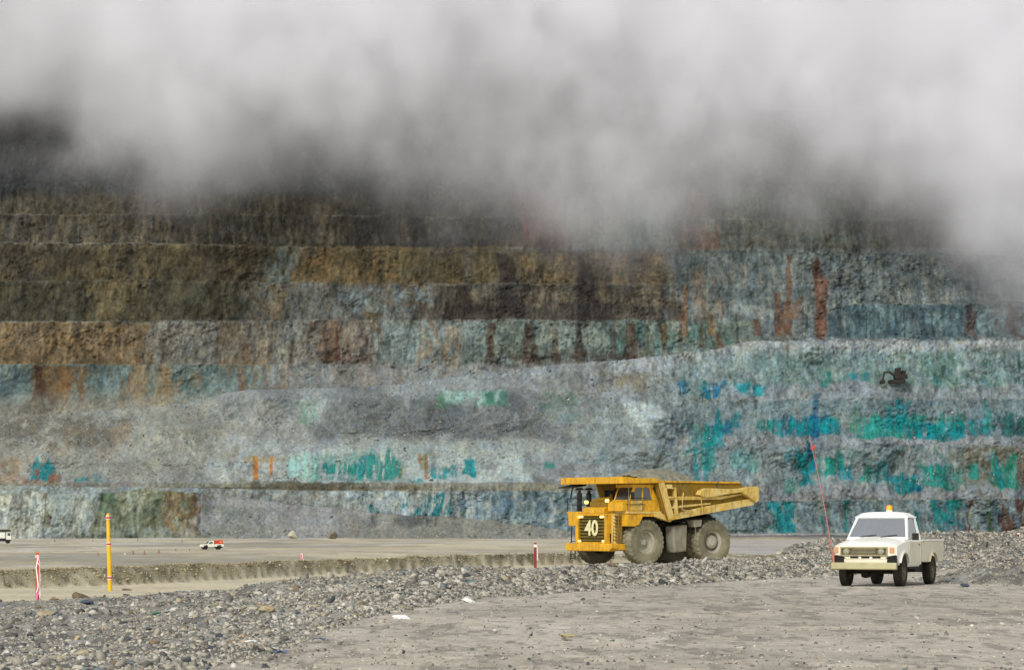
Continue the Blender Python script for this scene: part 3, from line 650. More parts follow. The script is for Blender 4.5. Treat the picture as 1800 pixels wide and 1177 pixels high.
def near_ground():
    ux = np.concatenate([np.linspace(-3000, -60, 70, endpoint=False), np.linspace(-60, 1860, 960, endpoint=False), np.linspace(1860, 4800, 70)])
    D = np.concatenate([np.linspace(-60, 20, 12, endpoint=False), 1 / np.linspace(1 / 20, 1 / 30, 20, endpoint=False), 1 / np.linspace(1 / 30, 1 / 300, 620), [330, 400, 500]])
    DD, PX = np.meshgrid(D, ux, indexing='ij')
    Z, rb, fb = near_z(PX, DD); X = (PX - 900) / F * np.maximum(DD, 30)
    Z = Z - tracks(X, DD) * .035 * (1 - rb) * (1 - fb) * (DD < K_toe(PX))
    X[DD < 15] *= 3
    C = np.zeros(X.shape + (3,)); C[:] = lin((177, 168, 151))
    def mixc(m, rgb): nonlocal C; C = C * (1 - m[..., None]) + lin(rgb) * m[..., None]
    toe = K_toe(PX); cr = K_cr(PX); ft = K_ft(PX)
    # apron: damp streaks drawn out along the way the vehicles drive
    mixc(ss(.40, .62, fbm(X / 7, DD / 9, 81, 4)) * .7, (188, 179, 163)); mixc(ss(.5, .66, fbm(X / 1.6, DD / 4.0, 82, 5, .6)) * .3, (140, 131, 119))
    mixc(ss(.52, .6, fbm(X / 5 + DD / 60, DD / 4.5, 83, 4)) * .3, (136, 128, 116)); mixc(ss(.54, .64, fbm(X / .35, DD / 1.4, 84, 4, .65)) * .5, (104, 97, 90))
    trk = tracks(X, DD); mixc(trk * .9 * (fbm(X / .8, DD / 2, 97, 3) + .1), (134, 125, 113))
    road = ss(3, 10, DD - cr) * (1 - fb) * (DD < ft)
    mixc(road, (194, 183, 154)); mixc(road * ss(.5, .62, fbm(X / 10, DD / 3, 85, 3)) * .4, (164, 157, 138))
    mixc(fb, (138, 130, 104)); mixc(fb * ss(.48, .62, fbm(X / 1.2, DD / 1.0, 86, 4, .65)) * .8, (84, 78, 60)); mixc(fb * ss(.58, .66, fbm(X / .7, DD / .5, 87, 3)) * .7, (172, 164, 140))
    mixc(rb, (130, 127, 116)); mixc(rb * ss(.5, .6, fbm(X / .8, DD / 1.2, 88, 4, .65)) * .6, (84, 82, 76)); mixc(rb * ss(.54, .64, fbm(X / .6, DD / 1.4, 89, 4)) * .7, (156, 154, 146))
    mixc((DD > ft + 3) * 1.0, (140, 136, 122))
    C *= (1 + (fbm(X / .25, DD / .5, 90, 3, .7) - .5) * .5)[..., None]
    o = mesh_np('road', np.stack([X, DD, Z], -1).reshape(-1, 3), grid_faces(*X.shape), rock_mat('gravel', 9, 0.3, 0.55, 0.03), col=C.reshape(-1, 3))
    tag(o, 'grey gravel haul road and apron', None, None, 'structure')
near_ground()

# ================================================================== STONES
def ico(sub):
    bm = bmesh.new(); bmesh.ops.create_icosphere(bm, subdivisions=sub, radius=1)
    v = np.array([p.co[:] for p in bm.verts]); f = np.array([[q.index for q in a.verts] for a in bm.faces]); bm.free(); return v, f
def stone_shape(sub, seed):
    r = np.random.default_rng(seed); v, f = ico(sub)
    v = v.copy()
    for _ in range(9 if sub < 3 else 15):                       # knock flat facets off the ball
        n = r.normal(size=3); n /= np.linalg.norm(n); d = r.uniform(.40, .80)
        s = v @ n; v -= np.where(s > d, s - d, 0)[:, None] * n
    v += r.normal(size=v.shape) * (.15 if sub == 1 else .035); v *= r.uniform([.8, .6, .45], [1.3, 1.0, .8]); return v, f
PAL = [((166, 162, 149), 7), ((138, 135, 125), 7), ((106, 105, 100), 5), ((76, 78, 80), 3), ((168, 165, 156), 5), ((156, 146, 126), 1.3), ((128, 112, 92), .6), ((188, 185, 176), 1.6), ((104, 116, 118), 1.0), ((96, 122, 114), .2)]
PC = np.array([lin(c) for c, _ in PAL]); PW = np.array([q for _, q in PAL]); PW = PW / PW.sum()
def scatter(name, P, S, mat, shapes, tintmul=1.0, pw=PW):
    """many stones too many to count, as one mesh"""
    n = len(P); Vs, Fs, Cs = [], [], []; off = 0; pick = rng.integers(0, len(shapes), n)
    ci = rng.choice(len(PC), n, p=pw); cols = PC[ci] * rng.uniform(.82, 1.2, (n, 1)) * tintmul * np.array([1.04, 1.0, .93])
    for k, (v, f) in enumerate(shapes):
        ix = np.where(pick == k)[0]; m = len(ix)
        if m == 0: continue
        a = rng.uniform(0, 6.283, m); b = rng.normal(0, .5, m); c = rng.normal(0, .5, m)
        ca, sa, cb, sb, cc, sc_ = np.cos(a), np.sin(a), np.cos(b), np.sin(b), np.cos(c), np.sin(c)
        Rz = np.zeros((m, 3, 3)); Rz[:, 0, 0] = ca; Rz[:, 0, 1] = -sa; Rz[:, 1, 0] = sa; Rz[:, 1, 1] = ca; Rz[:, 2, 2] = 1
        Rx = np.zeros((m, 3, 3)); Rx[:, 0, 0] = 1; Rx[:, 1, 1] = cb; Rx[:, 1, 2] = -sb; Rx[:, 2, 1] = sb; Rx[:, 2, 2] = cb
        Ry = np.zeros((m, 3, 3)); Ry[:, 1, 1] = 1; Ry[:, 0, 0] = cc; Ry[:, 0, 2] = sc_; Ry[:, 2, 0] = -sc_; Ry[:, 2, 2] = cc
        M = Rz @ Rx @ Ry * S[ix][:, None, None]
        vv = np.einsum('mij,kj->mki', M, v) + P[ix][:, None, :]
        Vs.append(vv.reshape(-1, 3)); Fs.append((f[None] + (np.arange(m) * len(v))[:, None, None] + off).reshape(-1, 3))
        Cs.append(np.repeat(cols[ix], len(v), 0)); off += m * len(v)
    return mesh_np(name, np.concatenate(Vs), np.concatenate(Fs), mat, col=np.concatenate(Cs))
stone_m = rock_mat('stone', 14, 0.25, 0.5, 0.02)
SH1 = [stone_shape(2, s) for s in range(100, 108)]; SH0 = [stone_shape(1, s) for s in range(200, 212)]
def put(px_, D_, S, sink=.25):
    z, rb, fb = near_z(px_, D_); X = (px_ - 900) / F * D_
    return np.stack([X, D_, z + S * (0.35 - sink)], -1), rb, fb
def stones():
    # rubble bank: sampled evenly along the bank, denser where it is near
    n = 130000; px_ = rng.uniform(-250, 2150, n); toe = K_toe(px_); cr = K_cr(px_)
    y0 = HZ + 1.73 * F / toe; y1 = _cy(px_); y = y1 + (np.minimum(y0, 1260) - y1) * rng.uniform(-.03, 1.0, n)
    t = (y - y1) / (y0 - y1); z_ = APR_Z + (zline(y1, cr) - APR_Z) * 0   # bearing only; distance from the profile
    zc = zline(y1, cr)
    # point on the straight bank between toe and crest seen at row y
    a = (HZ - y) / F; D_ = (APR_Z - toe * (zc - APR_Z) / (cr - toe)) / (a - (zc - APR_Z) / (cr - toe)); D_ = np.clip(D_, 24, cr + 2)
    S = np.exp(rng.normal(math.log(.0245), .6, n)).clip(.010, .15)
    S = S * np.clip(D_ / 62, .8, 1.0) * 1.08; P, rb, fb = put(px_, D_, S, .30); far = D_ > 62
    scatter('rubble', P[~far], S[~far], stone_m, SH0)
    scatter('rubble', P[far], S[far] * 1.25, stone_m, SH0, .92)
    # second heap on the right
    n = 36000; px_ = rng.uniform(1345, 2150, n); cr = K_cr(px_); D_ = cr + rng.uniform(1, 26, n)
    S = np.exp(rng.normal(math.log(.05), .55, n)).clip(.025, .3); P, rb, fb = put(px_, D_, S)
    scatter('rubble', P, S, stone_m, SH0, .88)
    n = 7000; X = 16.6 + rng.normal(0, 2.0, n); D_ = 82 + rng.normal(0, 4.2, n); px_ = 900 + X / D_ * F
    S = np.exp(rng.normal(math.log(.04), .45, n)).clip(.02, .16); P, rb, fb = put(px_, D_, S)
    k = np.hypot((X - 16.6) / 4.6, (D_ - 82) / 9) < 1.12; scatter('rubble', P[k], S[k], stone_m, SH0, .8)
    # grit on the apron
    n = 9000; px_ = rng.uniform(-100, 1950, n); y = rng.uniform(985, 1190, n); D_ = 1.73 * F / (y - HZ); k = D_ < K_toe(px_) + 1
    px_, D_ = px_[k], D_[k]; S = np.exp(rng.normal(math.log(.016), .5, len(px_))).clip(.006, .07); near = np.exp(-np.clip(K_toe(px_) - D_, 0, 99) / 4)
    S = S * (1 + near * .9); P, rb, fb = put(px_, D_, S); scatter('gravel', P, S, stone_m, SH0, 1.0)
    # far windrow lumps
    n = 14000; px_ = rng.uniform(-150, 1900, n); D_ = K_ft(px_) + rng.uniform(-.4, 2.6, n)
    S = np.exp(rng.normal(math.log(.035), .5, n)).clip(.02, .2); P, rb, fb = put(px_, D_, S)
    pw2 = PW * np.array([1, .6, .2, .05, 1.5, 3, 2, .6, .1, 0]); scatter('gravel', P, S, stone_m, SH0, np.array([.95, .9, .68]), pw2 / pw2.sum())
    for o in list(COL.objects):
        if o.name.startswith(('rubble', 'gravel')): tag(o, None, None, None, 'stuff')
stones()
for o, t in zip([o for o in COL.objects if o.name.startswith(('rubble', 'gravel'))],
                ['loose grey rubble of the near bank', 'loose rubble along the bank beside the haul road', 'loose rubble of the heap behind the white pickup', 'loose rubble of the pile at the right edge', 'grit on the apron', 'lumps along the far brown windrow']):
    o['label'] = t

# scree on the pit wall
def scree():
    flat = WV.reshape(-1, 3); pxf = WPX.ravel(); yf = WYR.ravel(); wt = (WFM * .8 + WFF * (WPX > 352) * .5).ravel()
    d = wt * np.clip(fbm(pxf / 40, yf / 22, 91, 3) - .40, 0, 1) * 5
    d += (np.hypot((pxf - 650) / 70, (yf - 730) / 38) < 1) * 1.2 * wt + (np.hypot((pxf - 850) / 150, (yf - 738) / 26) < 1) * 1.6 * wt
    d += (np.hypot((pxf - 90) / 110, (yf - 765) / 30) < 1) * .9 * wt + ((pxf > 350) & (pxf < 520) & (yf > 905) & (yf < 946)) * 1.0 * (WFF.ravel() > 0)
    d += ((pxf < 350) & (yf > 928) & (WFF.ravel() > 0)) * .25
    # shelf edges on the right
    for yy in (700, 781, 879, 598): d += (pxf > 1250) * (np.abs(yf - yy - 8) < 7) * .22
    d *= ((pxf > -300) & (pxf < 2100)); pr = d / d.sum()
    ix = rng.choice(len(flat), 11000, p=pr); P = flat[ix] + rng.normal(0, .5, (len(ix), 3)) * [1, .3, 0]
    S = np.exp(rng.normal(math.log(.22), .42, len(ix))).clip(.1, .8)
    P[:, 1] -= S * .2
    pw3 = PW * np.array([1, 1.5, 1.5, 1, .6, .4, .2, .3, 1, .3]); o = scatter('scree', P, S, rock_mat('scree_stone', 1.5, .2, .4, .1), SH0, .8, pw3 / pw3.sum()); tag(o, 'loose scree lying on the fill slopes of the wall', None, None, 'stuff')
scree()

# individual stones that stand out
def one_stone(name, px_, D_, size, rgb, seed, label, group=None, cat='rock', z=None, squash=1.0, sub=3):
    v, f = stone_shape(sub, seed); v = v.copy(); v = v / (v[:, 0].max() - v[:, 0].min()) * size; v[:, 2] *= squash
    v += (fbm(v[:, 0] / size * 5 + 7, v[:, 1] / size * 5 + v[:, 2] / size * 5, seed, 3) - .5)[:, None] * v * .3
    col = np.repeat(lin(rgb)[None], len(v), 0)
    o = mesh_np(name, v, f, stone_m, col=col)
    zz = z if z is not None else float(near_z(np.array([float(px_)]), np.array([float(D_)]))[0][0])
    o.location = ((px_ - 900) / F * D_, D_, zz - v[:, 2].min() * .55); o.rotation_euler = (0, 0, seed % 6)
    tag(o, label, cat, group); return o
one_stone('rock', 142, 98, .62, (112, 98, 76), 301, 'brown rock on the lip of the rubble bank between the two marker posts', squash=.8)
one_stone('rock', 156, 82, .62, (78, 88, 98), 302, 'dark blue-grey slab just below the brown rock on the bank lip', squash=.5)
one_stone('rock', 87, 66, .46, (164, 150, 122), 303, 'large tan boulder in the rubble at the lower left', squash=.9)
one_stone('rock', 222, 127, .42, (120, 104, 88), 304, 'small flat brown stone on the pale road right of the yellow pole', squash=.5)
one_stone('rock', 824, 965 / 16., .34, (226, 224, 214), 305, 'white stone at the foot of the rubble bank near the middle of the frame', squash=.5)
one_stone('rock', 708, 1.73 * F / 172, .32, (236, 234, 226), 306, 'bright white stone lying alone on the bare gravel', squash=.6)
one_stone('rock', 438, 1.73 * F / 214, .27, (238, 236, 230), 307, 'white stone on the gravel at the bottom left', squash=.6)
one_stone('rock', 470, 52, .3, (166, 150, 116), 308, 'yellowish stone in the lower rubble, right of centre of the bank', squash=.7)
one_stone('rock', 553, 56, .28, (170, 154, 120), 309, 'tan stone in the thin lower end of the rubble bank', squash=.7)
one_stone('rock', 280, 62, .34, (84, 122, 112), 310, 'flat turquoise-stained stone in the rubble', squash=.35)
one_stone('rock', 1498, 1.73 * F / 116, .2, (70, 74, 84), 311, 'dark stone on the gravel under the front of the white pickup', squash=.6)
one_stone('rock', 1697, 1.73 * F / 116, .26, (72, 78, 90), 312, 'dark stone at the tip of the pile on the right', squash=.8)
one_stone('boulder', 517, 985, 4.7, (168, 164, 142), 313, 'big pale angular boulder at the foot of the scree ramp, left of the pair', z=PIT_Z, cat='boulder', squash=1.25)
one_stone('boulder', 583, 985, 4.9, (128, 120, 104), 314, 'pointed brown boulder at the foot of the scree ramp, right of the pair', z=PIT_Z, cat='boulder', squash=1.0)
# the largest loose stones of the near bank, each its own object sharing eight meshes
def loose_stones():
    src = []
    tints = [(150, 148, 140), (104, 106, 106), (70, 74, 80), (176, 158, 126), (128, 124, 116), (92, 90, 84), (188, 184, 174), (110, 116, 120)]
    for k in range(8):
        v, f = stone_shape(3, 400 + k); v += (fbm(v[:, 0] * 3 + 7, v[:, 1] * 3 + v[:, 2] * 3, k, 3) - .5)[:, None] * v * .3
        me = mesh_np('rock', v, f, stone_m, col=np.repeat(lin(tints[k])[None], len(v), 0)); src.append(me)
    n = 0
    while n < 150:
        px_ = rng.uniform(-20, 900); y = rng.uniform(_cy(px_) + 4, 1185); toe = float(K_toe(px_)); cr = float(K_cr(px_))
        D_ = np.geomspace(24, 110, 200); z = near_z(np.full(200, px_), D_, False)[0]; rows = HZ - z / D_ * F; D0 = float(D_[np.argmin(np.abs(rows - y))])
        if D0 < toe + .5 or D0 > cr or (px_ > 640 and rng.random() < .5): continue
        s = float(np.exp(rng.normal(math.log(.070), .4))) * (1.0 if D0 > 45 else .85)
        o = src[n % 8] if n < 8 else src[n % 8].copy()
        if n >= 8: COL.objects.link(o)
        zz = float(near_z(np.array([px_]), np.array([D0]))[0][0])
        o.location = ((px_ - 900) / F * D0, D0, zz + s * .12); o.scale = (s, s * rng.uniform(.7, 1.1), s * rng.uniform(.7, 1)); o.rotation_euler = (rng.normal(0, .3), rng.normal(0, .3), rng.uniform(0, 6.28))
        tag(o, 'one of the larger loose stones lying in the grey rubble bank', 'rock', 'larger loose stones of the rubble bank'); n += 1
loose_stones()

# ================================================================== VEHICLE MATERIALS
YEL = paint('yellow_paint', (218, 162, 12), .55, (156, 118, 44), .3, 1.6, wear=.30, stain=.75)
YDUST = paint('dusty_yellow', (190, 152, 52), .8, (206, 184, 122), .62, 1.3, wear=.5, spec=.15, stain=.6)
YDIRT = paint('muddy_yellow', (134, 102, 22), .85, (120, 100, 52), .5, 1.0, wear=.5, spec=.12, stain=.8)
DUSTM = paint('dusty_steel', (150, 146, 130), .85, (110, 104, 86), .5, 1.4, wear=.4, spec=.1)
RIMM = paint('dusty_rim', (178, 172, 156), .8, (132, 126, 106), .4, 1.6, wear=.35, spec=.1)
TYRE = paint('dusty_rubber', (70, 67, 58), .9, (140, 134, 108), .62, 1.1, wear=.3, spec=.1)
BLACK = paint('black_steel', (24, 23, 22), .7, (60, 56, 48), .25, 2, wear=.2, spec=.2)
DGLASS = glass('cab_glass', (60, 70, 70), .10)
LAMP = emit_mat('lit_lamp', (255, 205, 120), 1.3)
CREAM_TX = paint('number_paint', (226, 218, 170), .7, (160, 148, 100), .3, 3, spec=.1)
SLATM = paint('dusty_louvre', (118, 104, 52), .85, (76, 66, 34), .5, 1.5, wear=.3, spec=.1)

def big_tyre(r, w, rim, parent, name='tyre', lugs=30):
    m = MB(); h = w / 2
    m.lathe([(rim, -h * .72), (rim * 1.12, -h * .92), (r * .80, -h * 1.0), (r * .93, -h * .93), (r * .965, -h * .72), (r * .965, h * .72), (r * .93, h * .93), (r * .80, h * 1.0), (rim * 1.12, h * .92), (rim, h * .72)], n=56)
    for k in range(lugs):
        for sgn in (-1, 1):
            a = 2 * math.pi * (k + (.5 if sgn > 0 else 0)) / lugs; da = 2 * math.pi / lugs * .30
            lo, hi = [], []
            for (rr, y, sh) in ((r * .955, .06 * w * sgn, .35), (r * .955, h * .95 * sgn, 0), (r * .86, h * 1.03 * sgn, 0)):
                pass
            q = [(.04 * w * sgn, r * .95, r, .45), (h * .80 * sgn, r * .95, r, .1), (h * 1.02 * sgn, r * .84, r * .93, 0)]
            for (y, ri, ro, sh) in q:
                for aa, rr in ((a - da + sh * da * 2, ri), (a + da + sh * da * 2, ri), (a + da + sh * da * 2, ro), (a - da + sh * da * 2, ro)):
                    lo.append((rr * math.cos(aa), y, rr * math.sin(aa)))
            m.hexa(lo[0:4], lo[4:8]); m.hexa(lo[4:8], lo[8:12])
    o = m.build(name, TYRE, parent); smooth_by_angle(o, 40); return o
def truck_wheel(x, y, r, w, side, root, front):
    """wheel part: rim disc with the tyre as its child; side +1 faces left"""
    s = side; R0 = r * .50
    if front: prof = [(0.001, .10), (.22, .10), (.24, .02), (.30, -.02), (.52, -.10), (R0 * .86, -.02), (R0 * .9, .30), (R0 * 1.02, .36), (R0 * 1.02, .28), (R0 * .96, -.4)]
    else: prof = [(0.001, .30), (.26, .30), (.30, .24), (.46, .22), (.50, .12), (.52, -.22), (R0 * .80, -.26), (R0 * .84, .20), (R0 * 1.02, .34), (R0 * 1.02, .26), (R0 * .96, -.4)]
    m = MB().lathe([(a, b * s * .9) for a, b in prof], n=40)
    for k in range(16):
        a = 2 * math.pi * k / 16; rr = .40 if not front else .34
        m.lathe([(.001, (.26 if not front else .04) * s), (.028, (.26 if not front else .04) * s), (.028, -.1 * s)], (rr * math.cos(a), 0, rr * math.sin(a)), n=6)
    o = m.build('wheel', RIMM, root); smooth_by_angle(o, 40); o.location = (x, y, r)
    big_tyre(r, w, R0, o, lugs=27); return o

def haul_truck():
    TH = R(36.6); Dt = 206.0; pc = 1204.6
    root = empty('haul_truck', ((pc - 900) / F * Dt, Dt, ROAD_Z), math.pi + TH)
    tag(root, 'huge dusty yellow mining dump truck numbered 40 with a full load, crossing the pit', 'dump truck')
    r = 1.6
    # chassis and running gear
    m = MB()
    for s in (-1, 1): m.prism([(8.0, 1.7), (8.0, 2.5), (3.5, 2.6), (-1.0, 3.0), (-1.4, 2.4), (.6, 1.5), (3.5, 1.7)], s * .95 - .22, s * .95 + .22)
    m.tube([(6.13, -2.6, 1.55), (6.13, 2.6, 1.55)], .34, 12); m.tube([(0, -1.9, 1.6), (0, 1.9, 1.6)], .62, 14)
    m.box(5.0, 8.2, -1.5, 1.5, 1.0, 2.9); m.box(3.2, 5.2, -1.0, 1.0, 1.4, 2.9); m.tube([(5.2, 0, 1.6), (.4, 0, 1.6)], .22, 8)
    m.box(2.6, 4.9, -1.7, 1.7, 2.2, 2.9); m.tube([(-1.2, -1.2, 3.3), (-1.2, 1.2, 3.3)], .3, 10)
    for s in (-1, 1):
        m.tube([(6.1, s * 1.5, 1.4), (6.3, s * 1.55, 3.6)], .26, 10); m.tube([(2.2, s * 1.35, 1.7), (1.4, s * 1.2, 3.3)], .2, 10)
        m.tube([(-.9, s * 1.0, 1.9), (-1.5, s * 1.0, 3.3)], .18, 10)
    m.box(-1.6, 4.2, -1.5, 1.5, 3.0, 3.35); m.box(5.1, 7.6, -2.9, 2.9, 3.05, 3.3)
    m.build('chassis', BLACK, root, .03)
    for s in (-1, 1):
        truck_wheel(6.13, s * 2.65, r, 1.0, s, root, True)
        truck_wheel(0, s * 2.75, r, .95, s, root, False); truck_wheel(0, s * 1.75, r, .95, s, root, False)
    # bumper
    m = MB().prism_x([(-2.65, 1.18), (-2.5, .98), (2.35, .98), (2.65, 1.18), (2.65, 1.52), (-2.65, 1.52)], 8.25, 8.95).box(7.4, 8.3, 1.9, 2.6, 1.05, 1.5).box(7.4, 8.3, -2.6, -1.9, 1.05, 1.5)
    m.build('bumper', YEL, root, .06)
    # radiator housing with louvres and the number
    m = MB(); m.box(8.35, 8.72, -1.78, -1.5, 1.5, 3.62).box(8.35, 8.72, 1.5, 1.78, 1.5, 3.62).box(8.35, 8.70, -1.5, 1.5, 3.45, 3.62).box(8.3, 8.70, -1.5, 1.5, 1.5, 1.62)
    m.box(6.4, 8.35, -1.78, 1.78, 2.2, 3.62)
    m.prism([(6.4, 3.62), (8.45, 3.62), (8.45, 3.98), (8.25, 4.08), (6.4, 4.15)], -1.3, 1.15)
    hood = m.build('radiator_housing', YEL, root, .04)
    m = MB().box(8.36, 8.42, -1.5, 1.5, 1.62, 3.45)
    for k in range(8): z = 1.66 + k * .226; m.prism([(8.42, z), (8.60, z + .03), (8.60, z + .06), (8.42, z + .19)], -1.49, 1.49)
    gr = m.build('grille', SLATM, hood)
    Mt = Matrix.Translation((8.625, -.02, 2.55)) @ Matrix.Rotation(math.pi / 2, 4, 'Z') @ Matrix.Rotation(math.pi / 2, 4, 'X') @ Matrix.Diagonal((1.0, 1.0, 1.0, 1))
    text_mesh('number', '40', 1.5, CREAM_TX, hood, Mt, .012, .035)
    for (y, z) in ((-1.38, 3.38), (-1.12, 3.40), (1.12, 3.38), (1.38, 3.40), (-1.36, 1.68), (1.36, 1.68)):
        m = MB().lathe([(.001, 0.05), (.065, .04), (.08, 0), (.08, -.14), (.001, -.14)], n=16)
        o = m.build('headlight', LAMP, root); o.rotation_euler = (0, 0, -math.pi / 2); o.location = (8.70, y, z)
    # fenders and decks
    m = MB().prism([(8.45, 2.75), (8.45, 3.72), (7.3, 3.72), (7.3, 2.75)], -2.95, -1.95).box(5.0, 8.4, -3.25, -1.4, 3.62, 3.76).prism([(7.3, 2.7), (7.3, 3.62), (5.2, 3.62), (5.2, 3.45), (6.6, 3.35)], -3.2, -2.2)
    m.build('fender', YEL, root, .04)
    m = MB().box(7.15, 7.9, 1.9, 3.2, 2.72, 3.66).prism([(7.15, 2.78), (6.95, 2.80), (6.6, 3.4), (5.4, 3.4), (4.5, 3.12), (4.3, 3.25), (4.9, 3.66), (7.15, 3.66)], 2.85, 3.25)
    m.build('fender', YEL, root, .04)
    m = MB().box(4.95, 8.0, 1.3, 3.3, 3.62, 3.78).prism([(5.6, 3.40), (4.2, 3.02), (4.0, 3.14), (4.9, 3.62), (5.6, 3.62)], 3.1, 3.36)
    m.build('deck', YDUST, root, .02)
    # side panel behind the grille with its ladder
    m = MB().prism([(8.30, 1.5), (8.30, 3.6), (7.6, 3.6), (7.6, 1.5)], 1.80, 2.2)
    sp = m.build('side_panel', YDUST, root, .03)
    m = MB()
    for k in range(8): z = 1.75 + k * .24; m.box(8.02 - .01 * k, 8.34, 2.05 + k * .01, 2.56, z, z + .05)
    for y in (2.05, 2.58): m.tube([(8.36, y, 1.3), (8.2, y, 3.9)], .035, 6)
    m.build('ladder', YDIRT, root)
    m = MB()
    for y in (-2.45, -1.95): m.tube([(8.6, y, .35), (8.5, y, 2.7)], .04, 6)
    for k in range(5): m.tube([(8.58, -2.45, .45 + k * .3), (8.58, -1.95, .45 + k * .3)], .03, 6)
    for y in (1.6, 2.1): m.tube([(8.3, y, .45), (8.3, y, 1.4)], .035, 6)
    for k in range(3): m.tube([(8.3, 1.6, .5 + k * .3), (8.3, 2.1, .5 + k * .3)], .03, 6)
    m.build('ladder', BLACK, root)
    # handrails
    for side in (-1, 1):
        m = MB(); ys = (-3.2, -1.6) if side < 0 else (1.5, 3.25); x = 8.3 if side < 0 else 7.95
        for z in (4.25, 4.7): m.tube([(x - 1.6, ys[0] if side < 0 else ys[1], z), (x, ys[0] if side < 0 else ys[1], z), (x, ys[1] if side < 0 else ys[0] + .9, z)], .025, 6)
        for p in ((x, ys[0]), (x, ys[1])) if side < 0 else ((x, ys[1]),): m.tube([(p[0], p[1], 3.75), (p[0], p[1], 4.7)], .03, 6)
        m.build('handrail', BLACK, root)
    # engine top gear, air cleaners, exhaust
    m = MB().box(6.6, 8.0, -1.0, 1.0, 4.1, 4.45).tube([(7.6, -1.0, 4.5), (7.6, .9, 4.62)], .2, 10).tube([(7.0, .2, 4.2), (7.0, .2, 5.0)], .12, 8)
    m.build('engine_top', YDIRT, root, .03)
    for (y, x) in ((-2.2, 8.0), (-1.75, 7.5)):
        m = MB().lathe([(.001, 0), (.19, 0), (.19, 1.25), (.1, 1.35), (.1, 1.5)], (x, y, 3.78), 14, 'z').lathe([(.001, 1.52), (.34, 1.52), (.22, 1.66), (.001, 1.68)], (x, y, 3.78), 14, 'z')
        m.build('air_cleaner', BLACK, root)
    m = MB().box(5.2, 6.4, -1.4, 1.1, 3.76, 5.3).box(5.4, 6.9, .2, 1.1, 3.76, 4.9).tube([(6.9, .6, 4.1), (6.9, .6, 5.4)], .14, 8)
    for y in (-1.2, -.4, .4): m.box(6.4, 6.46, y, y + .06, 4.3, 5.3)
    m.build('retarder_grid', BLACK, root, .03)
    m = MB().prism([(8.9, 5.42), (8.9, 5.5), (7.6, 5.72), (7.6, 5.6)], -3.5, -1.9); m.tube([(8.4, -2.7, 4.7), (8.2, -2.7, 5.6)], .05, 6)
    m.build('deck_shade', BLACK, root)
    for (y, x, z) in ((-1.1, 8.3, 4.42), (1.0, 8.1, 4.52)):
        o = MB().lathe([(.001, .06), (.10, .04), (.12, 0), (.12, -.16), (.001, -.16)], n=16).build('work_lamp', LAMP, root)
        o.rotation_euler = (0, 0, -math.pi / 2); o.location = (x, y, z)
    # cab
    y0, y1 = 1.35, 3.15
    cab = MB()
    cab.prism([(7.75, 3.78), (7.72, 4.55), (5.1, 4.55), (4.95, 3.78)], y0, y1)
    for y in (y0, y1 - .14):
        cab.hexa([(7.72, y, 4.55), (7.56, y, 4.55), (7.56, y + .14, 4.55), (7.72, y + .14, 4.55)], [(7.38, y, 5.45), (7.16, y, 5.45), (7.16, y + .14, 5.45), (7.38, y + .14, 5.45)])
        cab.hexa([(6.60, y, 4.55), (6.48, y, 4.55), (6.48, y + .14, 4.55), (6.60, y + .14, 4.55)], [(6.60, y, 5.45), (6.48, y, 5.45), (6.48, y + .14, 5.45), (6.60, y + .14, 5.45)])
        cab.hexa([(5.65, y, 4.55), (5.10, y, 4.55), (5.10, y + .14, 4.55), (5.65, y + .14, 4.55)], [(5.98, y, 5.45), (5.65, y, 5.45), (5.65, y + .14, 5.45), (5.98, y + .14, 5.45)])
    cab.hexa([(5.20, y0, 4.55), (5.10, y0, 4.55), (5.10, y1, 4.55), (5.20, y1, 4.55)], [(5.75, y0, 5.45), (5.65, y0, 5.45), (5.65, y1, 5.45), (5.75, y1, 5.45)])
    cab.box(5.6, 7.48, y0 - .06, y1 + .06, 5.43, 5.68)
    cb = cab.build('cab', YEL, root, .03)
    MB().hexa([(7.70, y0 + .14, 4.56), (7.67, y0 + .14, 4.56), (7.67, y1 - .14, 4.56), (7.70, y1 - .14, 4.56)], [(7.36, y0 + .14, 5.43), (7.33, y0 + .14, 5.43), (7.33, y1 - .14, 5.43), (7.36, y1 - .14, 5.43)]).build('windshield', DGLASS, cb)
    MB().prism([(7.52, 4.56), (7.15, 5.43), (6.62, 5.43), (6.62, 4.56)], y1 - .09, y1 - .06).build('window', DGLASS, cb)
    MB().prism([(6.46, 4.56), (6.46, 5.43), (6.0, 5.43), (5.68, 4.56)], y1 - .09, y1 - .06).build('window', DGLASS, cb)
    d = MB().prism([(6.62, 3.84), (6.62, 4.5), (7.6, 4.5), (7.6, 3.84)], y1, y1 + .035).build('door', YDUST, cb, .01)
    MB().box(6.66, 6.8, y1 + .035, y1 + .06, 4.3, 4.34).build('handle', BLACK, d)
    MB().box(5.9, 6.5, 1.9, 2.5, 4.2, 5.2).box(6.3, 6.9, 1.9, 2.5, 4.1, 4.6).build('seat', BLACK, cb, .05)
    m = MB().tube([(7.8, 3.2, 5.0), (7.85, 3.6, 5.0)], .03, 6).box(7.8, 7.86, 3.45, 3.75, 4.62, 5.12); m.build('mirror', BLACK, cb)
    # low dash cowl with greenish glass ahead of the cab
    m = MB().prism([(8.25, 3.78), (8.25, 4.35), (7.75, 4.6), (7.75, 3.78)], 1.35, 3.05); m.build('cowl', YEL, root, .03)
    # dump body
    body = MB()
    for s in (-1, 1):
        a, b = (3.30, 3.42) if s > 0 else (-3.42, -3.30)
        body.prism([(4.6, 3.15), (5.6, 5.90), (-2.15, 5.86), (-2.75, 5.52), (-3.62, 5.52), (-3.62, 4.78), (-3.45, 4.22)], a, b)
